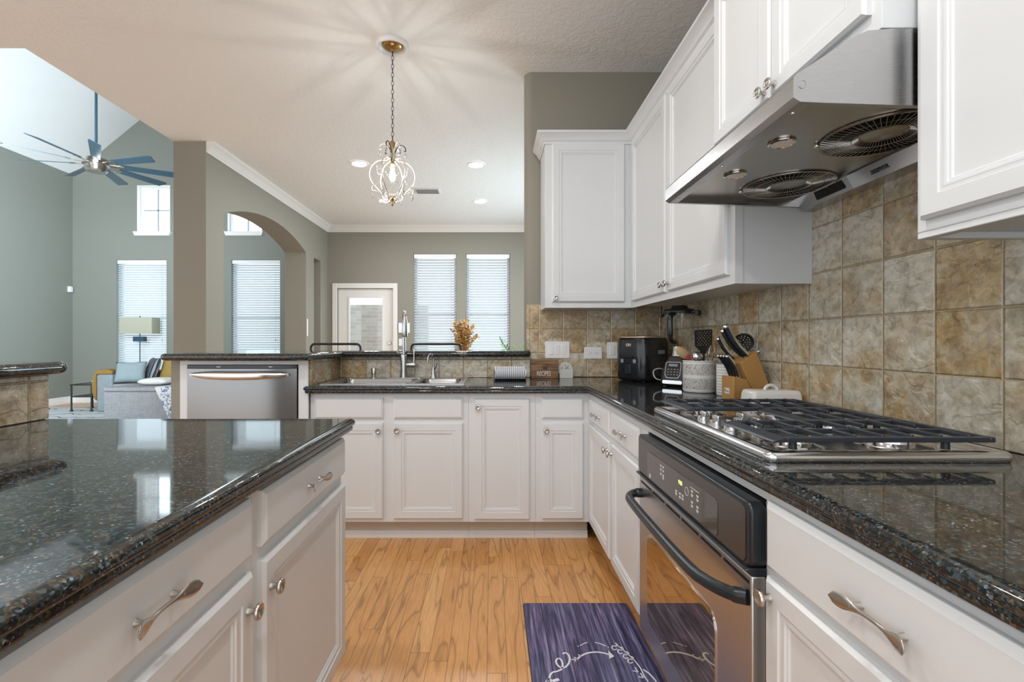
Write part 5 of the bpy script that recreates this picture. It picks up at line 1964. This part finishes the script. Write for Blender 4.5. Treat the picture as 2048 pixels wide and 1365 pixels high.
def ribbon(mb, pts, w, z=0.0108):
    P = [Vector(p) for p in pts]
    rs = []
    for i in range(len(P)):
        d = (P[min(i + 1, len(P) - 1)] - P[max(i - 1, 0)])
        d = d.normalized() if d.length > 1e-9 else Vector((1, 0))
        nn_ = Vector((-d.y, d.x)) * (w[i] if isinstance(w, list) else w)
        rs.append([(P[i].x + nn_.x, P[i].y + nn_.y, z), (P[i].x - nn_.x, P[i].y - nn_.y, z)])
    mb.rings(rs, False)


mb = MB()


def stroke(pts, w=0.0022, n=7):
    q = [(v.x, v.y) for v in spline([(a, b, 0) for a, b in pts], n)]
    ribbon(mb, [mpt(a, b) for a, b in q], w)


stroke([(548, 762), (575, 745), (618, 768), (636, 820), (622, 880), (585, 925), (535, 938), (490, 912), (462, 868), (470, 828), (505, 820), (535, 850), (545, 905), (530, 955), (480, 980), (420, 995), (385, 1030), (375, 1075), (345, 1110)], 0.0033)
stroke([(500, 1085), (440, 1100), (420, 1115)], 0.006)
stroke([(330, 1115), (370, 1080), (400, 1095), (390, 1118)], 0.003)
stroke([(705, 855), (760, 800), (840, 757), (940, 737), (1040, 742), (1140, 768)], 0.0036)
for a, b in (((655, 832), (728, 828)), ((690, 803), (738, 822)), ((712, 862), (728, 836)), ((745, 768), (785, 792))):
    stroke([a, b], 0.0022)
stroke([(770, 655), (815, 628), (866, 612)], 0.0018)
stroke([(958, 612), (1030, 630), (1098, 660)], 0.0022)
for cx, cy in ((745, 660), (1130, 672)):
    stroke([(cx - 6, cy), (cx + 6, cy)], 0.0030)
stroke([(1230, 640), (1300, 690), (1380, 760), (1470, 850), (1540, 940), (1590, 1040), (1640, 1115)], 0.0022)
for bx, by in ((1215, 650), (1290, 700), (1360, 760), (1420, 820)):
    stroke([(bx, by - 30), (bx + 30, by - 10), (bx + 10, by + 12), (bx - 25, by + 5), (bx - 38, by + 35), (bx - 8, by + 58), (bx + 25, by + 45)], 0.0022, 5)
for bx, by in ((1490, 985), (1560, 1060)):
    stroke([(bx - 48, by - 12), (bx + 22, by + 8)], 0.0022)
    stroke([(bx - 18, by - 55), (bx + 22, by + 8)], 0.0022)
stroke([(1575, 958), (1650, 1010), (1710, 1070), (1745, 1118)], 0.0030)
b = mb.add([(*mpt(1130, 720), 0.0108), (*mpt(1207, 790), 0.0108), (*mpt(1142, 822), 0.0108)])
mb.f.append((b, b + 1, b + 2))
obj('lettering', mb, M['ink_white'], t, smooth=False)

# ------------------------------------------------------------------ crystal pendant
CX, CY = -0.649, 3.07
t = thing('crystal_pendant', 'small scrolled crystal chandelier hanging on a chain over the sink', 'chandelier', (CX, CY, CEIL - 0.001))
mb = MB()
mb.lathe([(0.106, -0.0005), (0.106, -0.018), (0.100, -0.027), (0.089, -0.028), (0.084, -0.022), (0.078, -0.010), (0.069, -0.006)], 40, (CX, CY, CEIL), cap0=False, cap1=False)
obj('medallion', mb, M['white_plastic'], t)
mb = MB()
mb.lathe([(0.066, -0.001), (0.063, -0.012), (0.048, -0.024), (0.022, -0.030), (0.012, -0.032), (0.010, -0.045), (0, -0.045)], 32, (CX, CY, CEIL))
obj('canopy', mb, M['brass'], t)
mb = MB()
z = CEIL - 0.043
k = 0
while z > 2.475:
    pts = []
    for i in range(12):
        a = 2 * pi * i / 12
        r_ = 0.0075 * math.cos(a)
        h_ = 0.017 * math.sin(a)
        pts.append((CX + (r_ if k % 2 else 0), CY + (0 if k % 2 else r_), z - 0.014 + h_))
    mb.tube(pts, 0.0018, 5, True)
    z -= 0.0275
    k += 1
obj('chain', mb, M['black_satin'], t)
mb = MB()
mb.lathe([(0.006, 2.475), (0.026, 2.452), (0.020, 2.440), (0.010, 2.420), (0.007, 2.40), (0.007, 2.335), (0.020, 2.325), (0.022, 2.315), (0.016, 2.310), (0.0, 2.310)], 20, (CX, CY, 0))
obj('stem', mb, M['brass'], t)
for k in range(6):
    a = 2 * pi * k / 6 + 0.25
    ca, sa = math.cos(a), math.sin(a)

    def rp(r_, z_):
        return (CX + r_ * ca, CY + r_ * sa, z_)
    mb = MB()
    mb.tube(spline([rp(0.012, 2.415), rp(0.016, 2.375), rp(0.035, 2.345), rp(0.085, 2.338), rp(0.128, 2.305), rp(0.146, 2.255), rp(0.138, 2.205), rp(0.105, 2.160), rp(0.072, 2.125), rp(0.058, 2.090), rp(0.036, 2.078), rp(0.016, 2.095)], 5), 0.0042, 8)
    mb.tube(spline([rp(0.115, 2.172), rp(0.130, 2.160), rp(0.126, 2.138), rp(0.108, 2.140)], 4), 0.0035, 6)
    obj('arm', mb, M['silver_paint'], t, ang=60)
    mb = MB()
    mb.tube(spline([rp(0.010, 2.34), rp(0.014, 2.385), rp(0.028, 2.425), rp(0.055, 2.448), rp(0.080, 2.435), rp(0.084, 2.412), rp(0.072, 2.410)], 5), 0.0034, 6)
    obj('top_scroll', mb, M['silver_paint'] if k % 2 else M['black_satin'], t, ang=60)
    mb = MB()
    c = rp(0.083, 0)
    for (px, py, zt) in ((c[0], c[1], 2.405), (*rp(0.126, 0)[:2], 2.132)):
        mb.tube([(px, py, zt + 0.006), (px, py, zt - 0.008)], 0.0008, 4)
        mb.lathe([(0.001, -0.006), (0.006, -0.014), (0.0095, -0.026), (0.008, -0.036), (0.001, -0.046)], 8, (px, py, zt))
    obj('crystal_drop', mb, M['crystal'], t, ang=15)
    mb = MB()
    a2 = a + 2 * pi / 6
    for (r_, zt, sag) in ((0.125, 2.19, 0.032), (0.075, 2.135, 0.028), (0.10, 2.315, 0.05)):
        for i in range(1, 10):
            f = i / 10
            an_ = a + (a2 - a) * f
            mb.sphere((CX + r_ * math.cos(an_), CY + r_ * math.sin(an_), zt - sag * 4 * f * (1 - f)), 0.0044, 6, 4)
    obj('bead_strand', mb, M['crystal'], t)
mb = MB()
mb.lathe([(0.014, 2.312), (0.014, 2.288), (0.010, 2.286), (0, 2.286)], 14, (CX, CY, 0))
obj('lamp_holder', mb, M['white_plastic'], t)
mb = MB()
mb.lathe([(0.008, 2.2858), (0.014, 2.272), (0.021, 2.245), (0.019, 2.225), (0.010, 2.211), (0, 2.209)], 18, (CX, CY, 0))
obj('bulb', mb, M['bulb'], t)
mb = MB()
mb.lathe([(0.002, 2.115), (0.018, 2.108), (0.020, 2.095), (0.010, 2.080), (0.005, 2.066), (0.008, 2.056), (0, 2.045)], 16, (CX, CY, 0))
obj('finial', mb, M['brass'], t)

# ------------------------------------------------------------------ dining side, beyond the bar
def make_stool(x, label):
    t = thing('bar_stool', label, 'bar stool', (x, 3.98, 0), group='metal bar stools behind the bar')
    obj('seat', boxes((x - 0.19, x + 0.19, 3.80, 4.16, 0.70, 0.735)), M['black_matte'], t, bev=0.012)
    for sx in (-1, 1):
        for sy in (-1, 1):
            mb = MB()
            mb.tube([(x + sx * 0.165, 3.98 + sy * 0.155, 0.70), (x + sx * 0.20, 3.98 + sy * 0.19, 0.0005)], 0.011, 10)
            obj('leg', mb, M['black_satin'], t)
    mb = MB()
    mb.tube([(x - 0.188, 3.80, 0.25), (x + 0.188, 3.80, 0.25)], 0.008, 8)
    mb.tube([(x - 0.188, 4.16, 0.25), (x + 0.188, 4.16, 0.25)], 0.008, 8)
    obj('footrest', mb, M['black_satin'], t)
    mb = MB()
    yb = 4.17
    pts = spline([(x - 0.20, yb - 0.03, 0.74), (x - 0.218, yb, 0.92), (x - 0.222, yb + 0.02, 1.09), (x - 0.205, yb + 0.02, 1.138), (x - 0.16, yb + 0.022, 1.145), (x, yb + 0.03, 1.145), (x + 0.16, yb + 0.022, 1.145), (x + 0.205, yb + 0.02, 1.138), (x + 0.222, yb + 0.02, 1.09), (x + 0.218, yb, 0.92), (x + 0.20, yb - 0.03, 0.74)], 6)
    mb.tube(pts, 0.0105, 10)
    obj('back_frame', mb, M['black_satin'], t, ang=60)
    mb = MB()
    mb.tube(spline([(x - 0.215, yb, 0.95), (x, yb + 0.015, 0.955), (x + 0.215, yb, 0.95)], 6), 0.008, 8)
    obj('back_rail', mb, M['black_satin'], t)
    return t


make_stool(-1.39, 'black metal stool back showing over the bar in front of the glazed door')
make_stool(-0.50, 'black metal stool back showing over the bar right of the tall tap')

t = thing('dining_table', 'dark round dining table beyond the bar', 'table', (-0.35, 5.75, 0))
mb = MB()
mb.lathe([(0.56, 0.73), (0.57, 0.735), (0.57, 0.755), (0.56, 0.76), (0, 0.76)], 40, (-0.35, 5.75, 0))
obj('tabletop', mb, M['acacia'], t)
mb = MB()
mb.lathe([(0.28, 0.0008), (0.26, 0.03), (0.07, 0.08), (0.06, 0.68), (0.16, 0.7295), (0, 0.7295)], 28, (-0.35, 5.75, 0))
obj('pedestal', mb, M['acacia'], t)
VX, VY = -0.345, 5.62
t = thing('dried_leaf_arrangement', 'vase of golden dried leaves between the two dining windows', 'dried flowers', (VX, VY, 0.7605))
mb = MB()
mb.lathe([(0.045, 0.0), (0.06, 0.03), (0.065, 0.09), (0.045, 0.17), (0.032, 0.21), (0.036, 0.225), (0.028, 0.225), (0.03, 0.17), (0, 0.02)], 24, (VX, VY, 0.7605))
obj('vase', mb, M['ceramic'], t)
rng = random.Random(11)


def leaf(mb, p, d, L, w, rng):
    d = Vector(d).normalized()
    s = d.cross(Vector((rng.uniform(-1, 1), rng.uniform(-1, 1), rng.uniform(-1, 1)))).normalized()
    nrm = d.cross(s)
    ring = []
    p = Vector(p)
    for a, ww, c in ((0, 0.05, 0), (0.3, 0.85, 0.08), (0.6, 1.0, 0.10), (0.85, 0.6, 0.05), (1.0, 0.05, 0)):
        q = p + d * (L * a) + nrm * (L * c)
        ring.append([tuple(q + s * (w * ww)), tuple(q + nrm * 0.0012), tuple(q - s * (w * ww)), tuple(q - nrm * 0.0012)])
    mb.rings(ring, True, True, True)


stems = MB()
fol = MB()
fol2 = MB()
for k in range(30):
    a = rng.uniform(0, 2 * pi)
    sp = rng.uniform(0.02, 0.19)
    hh = rng.uniform(0.20, 0.50) * (1 - sp * 1.2)
    base = Vector((VX, VY, 0.97))
    tip = Vector((VX + math.cos(a) * sp, VY + math.sin(a) * sp * 0.8, 0.985 + hh))
    mid = base.lerp(tip, 0.5) + Vector((0, 0, 0.03))
    pts = spline([base, mid, tip], 5)
    stems.tube(pts, 0.0016, 4)
    for i in range(3, len(pts)):
        for _ in range(3):
            d = Vector((rng.uniform(-1, 1), rng.uniform(-1, 1), rng.uniform(-0.3, 0.9)))
            leaf(fol if rng.random() < 0.5 else fol2, pts[i], d, rng.uniform(0.028, 0.048), rng.uniform(0.010, 0.016), rng)
obj('stems', stems, M['twig'], t)
obj('golden_leaves', fol, M['leaf_dry'], t, ang=80)
obj('pale_leaves', fol2, M['leaf_pale'], t, ang=80)
GX, GY = 0.325, 5.15
t = thing('potted_palm', 'small green palm fronds peeping over the right end of the bar', 'plant', (GX, GY, 0))
mb = MB()
mb.lathe([(0.12, 0.0008), (0.13, 0.02), (0.16, 0.32), (0.165, 0.34), (0.15, 0.34), (0.145, 0.30), (0, 0.29)], 28, (GX, GY, 0))
obj('pot', mb, M['ceramic'], t)
mb = MB()
for k in range(9):
    a = 2 * pi * k / 9 + 0.3
    tip = Vector((GX + 0.22 * math.cos(a), GY + 0.22 * math.sin(a), 1.02 + 0.14 * ((k * 5) % 3) / 2))
    pts = spline([(GX, GY, 0.30), (GX + 0.04 * math.cos(a), GY + 0.04 * math.sin(a), 0.78), tuple(tip)], 7)
    mb.tube(pts, 0.003, 5)
    for i in range(7, len(pts)):
        d0 = (pts[i] - pts[i - 1]).normalized()
        for s in (-1, 1):
            sd = d0.cross(Vector((0, 0, 1))).normalized() * s
            leaf(mb, pts[i], d0 * 0.8 + sd + Vector((0, 0, 0.2)), 0.10, 0.008, rng)
obj('fronds', mb, M['leaf_green'], t, ang=80)

# ------------------------------------------------------------------ living room
FX, FY_, FZ = -5.33, 6.36, 3.55
t = thing('ceiling_fan', 'nine bladed slate ceiling fan hanging under the living room vault', 'ceiling fan', (FX, FY_, FZ))
mb = MB()
mb.tube([(FX, FY_, 6.47), (FX, FY_, FZ + 0.09)], 0.016, 12)
obj('down_rod', mb, M['lamp_teal'], t)
mb = MB()
mb.lathe([(0.0, 6.46), (0.075, 6.40), (0.07, 6.33), (0.03, 6.29), (0, 6.29)], 20, (FX, FY_, 0))
obj('rod_canopy', mb, M['nickel'], t)
mb = MB()
mb.lathe([(0.02, 0.12), (0.05, 0.10), (0.10, 0.085), (0.145, 0.06), (0.15, 0.02), (0.15, -0.012), (0.12, -0.02), (0.12, -0.085), (0.105, -0.105), (0, -0.108)], 36, (FX, FY_, FZ))
obj('motor_housing', mb, M['nickel'], t, ang=30)
for k in range(9):
    a = R(-51 + 40 * k)
    Mx = Matrix.Translation((FX, FY_, FZ + 0.005)) @ Matrix.Rotation(a, 4, 'Z') @ Matrix.Rotation(R(-17), 4, 'X')
    mb = MB()
    mb.M = Mx
    mb.prism([(0.27, -0.052), (0.89, -0.064), (0.92, -0.05), (0.875, 0.064), (0.27, 0.052)], lambda p, q, tt: (p, q, tt), -0.004, 0.004)
    b_ = obj('blade', mb, M['fan_blade'], t)
    mb = MB()
    mb.M = Mx
    mb.box(0.13, 0.31, -0.030, 0.030, -0.011, -0.0045)
    obj('blade_bracket', mb, M['nickel'], b_, bev=0.003)

o = obj('area_rug', boxes((-7.75, -3.4, 6.05, 8.25, 0.0006, 0.011)), M['rug'], bev=0.003)
tag(o, 'white living room rug with thin dark wavy lines', 'rug')

t = thing('sofa', 'light grey linen sofa with a high arm along the living room windows', 'sofa', (-5.2, 8.15, 0.0115))
obj('sofa_base', boxes((-6.21, -3.7, 7.72, 8.52, 0.0115, 0.30)), M['sofa'], t, bev=0.02)
obj('arm', boxes((-6.47, -6.215, 7.72, 8.56, 0.0115, 0.625)), M['sofa_arm'], t, bev=0.03, seg=3)
obj('backrest', boxes((-6.21, -3.7, 8.30, 8.56, 0.302, 0.66)), M['sofa'], t, bev=0.04, seg=3)
for k in range(3):
    a = -6.205 + k * 0.84
    obj('seat_cushion', boxes((a, a + 0.83, 7.71, 8.29, 0.303, 0.47)), M['sofa'], t, bev=0.03, seg=3)
t = thing('ottoman', 'large square grey linen ottoman in front of the sofa', 'ottoman', (-4.8, 7.2, 0.0115))
obj('ottoman_base', boxes((-5.66, -4.05, 6.88, 7.58, 0.0115, 0.43)), M['sofa'], t, bev=0.015)
obj('ottoman_top', boxes((-5.67, -4.04, 6.87, 7.59, 0.431, 0.495)), M['sofa'], t, bev=0.025, seg=3)


def pillow(name, label, c, w, h, th, mat, rot, cat='cushion'):
    t = MB()
    e = Matrix.Translation(Vector(c)) @ rot.to_matrix().to_4x4() if hasattr(rot, 'to_matrix') else Matrix.Translation(Vector(c)) @ rot
    n = 14
    idx = {}
    mb = MB()
    for s in (1, -1):
        grid = []
        for i in range(n + 1):
            row = []
            for j in range(n + 1):
                u, v = -1 + 2 * i / n, -1 + 2 * j / n
                k = max(0.0, (1 - u ** 4) * (1 - v ** 4)) ** 0.55
                pin = 1 - 0.07 * (1 - abs(u)) * 0 - 0.06 * (abs(u) * (1 - abs(v)) + abs(v) * (1 - abs(u)))
                row.append((u * w / 2 * pin, s * th / 2 * k, v * h / 2 * pin))
            grid.append(row)
        for i in range(n):
            for j in range(n):
                b = mb.add([grid[i][j], grid[i + 1][j], grid[i + 1][j + 1], grid[i][j + 1]])
                mb.f.append((b, b + 1, b + 2, b + 3))
    me = bpy.data.meshes.new(name)
    me.from_pydata([tuple(v) for v in mb.v], [], mb.f)
    import bmesh
    bm = bmesh.new()
    bm.from_mesh(me)
    bmesh.ops.remove_doubles(bm, verts=bm.verts, dist=0.0005)
    bmesh.ops.recalc_face_normals(bm, faces=bm.faces)
    bm.to_mesh(me)
    bm.free()
    for p in me.polygons:
        p.use_smooth = True
    me.materials.append(mat)
    o = bpy.data.objects.new(name, me)
    o.matrix_world = e
    COL.objects.link(o)
    WM[o] = e
    return tag(o, label, cat) if label else o


RX = lambda d: Matrix.Rotation(R(d), 4, 'X')
RY = lambda d: Matrix.Rotation(R(d), 4, 'Y')
RZ = lambda d: Matrix.Rotation(R(d), 4, 'Z')
pillow('sofa_cushion', 'pale blue grey cushion leaning on the sofa arm', (-6.0, 7.84, 0.655), 0.44, 0.36, 0.16, M['cushion_grey'], RZ(18) @ RX(-20))
pillow('striped_cushion', 'navy and white striped cushion standing on the sofa', (-5.82, 8.09, 0.685), 0.40, 0.42, 0.13, M['stripe'], RZ(-38) @ RX(-18))
pillow('mustard_cushion', 'mustard yellow cushion between striped and white cushions on the sofa', (-5.56, 8.20, 0.69), 0.40, 0.42, 0.12, M['mustard'], RZ(-8) @ RX(-18))
q = pillow('tufted_cushion', 'white cushion with a row of black tufts on the sofa', (-5.13, 8.15, 0.68), 0.40, 0.40, 0.13, M['cream'], RZ(-8) @ RX(-18))
mb = MB()
for k in range(7):
    mb.sphere((-0.15 + k * 0.05, -0.062, 0.02), 0.013, 8, 6, (0.8, 0.6, 2.6))
me_o = obj('tuft', mb, M['ink'], q, True)
pillow('flat_cushion', 'cream cushion lying flat on the grey ottoman', (-5.16, 7.32, 0.552), 0.44, 0.40, 0.11, M['cream'], RX(90))

secO = [(-0.180, 0.20), (-0.205, 0.30), (-0.212, 0.45), (-0.200, 0.57), (-0.165, 0.655), (-0.110, 0.690), (-0.02, 0.695), (0.06, 0.688), (0.112, 0.672)]
secI = [(-0.150, 0.20), (-0.150, 0.30), (-0.150, 0.45), (-0.150, 0.57), (-0.145, 0.628), (-0.110, 0.632), (-0.02, 0.632), (0.06, 0.632), (0.112, 0.632)]
off = []
for i in range(17):
    y = 7.735 + 0.78 * i / 16
    w_ = 0.5 + 0.5 * math.sin(i * 1.7)
    dz = 0.07 * math.sin(i * 0.8) - 0.05
    o_ = []
    for k, (p, q) in enumerate(secO):
        f_ = 0.014 * w_ * (1 + 0.4 * math.sin(k * 2.0 + i))
        o_.append((-6.335 + p - (f_ if k < 4 else 0), y, q - (dz * (1 - k / 3) if k < 3 else 0) + (f_ if k >= 4 else 0)))
    i_ = [(-6.335 + p, y, q - (dz * (1 - k / 3) if k < 3 else 0)) for k, (p, q) in enumerate(secI)]
    off.append(o_ + i_[::-1])
mb2 = MB()
mb2.rings(off, True, True, True)
o = obj('folded_blanket', mb2, M['blanket'], ang=60)
tag(o, 'mustard and rust striped blanket draped over the sofa arm', 'blanket')

mb = MB()
rs = []
for y, z in ((7.30, 0.4975), (7.0, 0.4975), (6.875, 0.497), (6.862, 0.485), (6.858, 0.40), (6.850, 0.20), (6.846, 0.05)):
    t_ = (0.5 - z) / 0.45
    rs.append([(-4.90 + 0.22 * t_ + 0.05 * k + 0.0, y - 0.008 * math.sin(k * 1.9) * t_, z) for k in range(9)])
full_ = [r_ + [(p, y - (0.008 if z < 0.49 else 0), z + (0.008 if z > 0.49 else 0)) for p, y, z in reversed(r_)] for r_ in rs]
mb.rings(full_, True, True, True)
o = obj('throw_blanket', mb, M['throw'], ang=60)
tag(o, 'white and blue woven throw hanging down the front of the ottoman', 'blanket')

t = thing('side_table', 'thin black metal side table beside the sofa arm', 'side table', (-6.765, 8.0, 0.0115))
for lx in (-6.930, -6.600):
    for ly in (7.785, 8.195):
        mb = MB()
        mb.tube([(lx, ly, 0.0118), (lx, ly, 0.03), (lx, ly, 0.06), (lx, ly, 0.445)], [0.026, 0.018, 0.0125, 0.0125], 8)
        obj('leg', mb, M['black_matte'], t)
mb = boxes((-6.945, -6.585, 7.77, 7.79, 0.44, 0.458), (-6.945, -6.585, 8.19, 8.21, 0.44, 0.458), (-6.945, -6.925, 7.79, 8.19, 0.44, 0.458), (-6.605, -6.585, 7.79, 8.19, 0.44, 0.458))
obj('top_frame', mb, M['black_matte'], t)
obj('top_pane', boxes((-6.925, -6.605, 7.79, 8.19, 0.448, 0.455)), M['glass'], t)
obj('shelf', boxes((-6.935, -6.595, 7.775, 8.205, 0.245, 0.262)), M['black_matte'], t)

LX, LY = -6.53, 8.76
t = thing('floor_lamp', 'slim floor lamp with a wide rectangular linen shade before the window', 'floor lamp', (LX, LY, 0.0005))
mb = MB()
mb.lathe([(0.15, 0.0008), (0.15, 0.015), (0.14, 0.022), (0.02, 0.028), (0, 0.028)], 28, (LX, LY, 0))
obj('base', mb, M['lamp_teal'], t)
mb = MB()
mb.tube([(LX, LY, 0.026), (LX, LY, 1.62)], 0.009, 10)
obj('pole', mb, M['lamp_teal'], t)
obj('accent_block', boxes((LX - 0.095, LX + 0.095, LY - 0.05, LY + 0.05, 1.165, 1.255)), M['lamp_teal'], t, bev=0.003)
mb = MB()
so = rrect(LX - 0.30, LX + 0.30, LY - 0.12, LY + 0.12, 0.02)
si = rrect(LX - 0.296, LX + 0.296, LY - 0.116, LY + 0.116, 0.018)
mb.rings([[(p, q_, 1.307) for p, q_ in so], [(p, q_, 1.602) for p, q_ in so], [(p, q_, 1.602) for p, q_ in si], [(p, q_, 1.307) for p, q_ in si]], True, loop=True)
obj('lamp_shade', mb, M['shade'], t)
mb = MB()
mb.sphere((LX, LY, 1.622), 0.012, 10, 6)
mb.tube([(LX - 0.295, LY, 1.59), (LX + 0.295, LY, 1.59)], 0.003, 6)
obj('finial', mb, M['lamp_teal'], t)
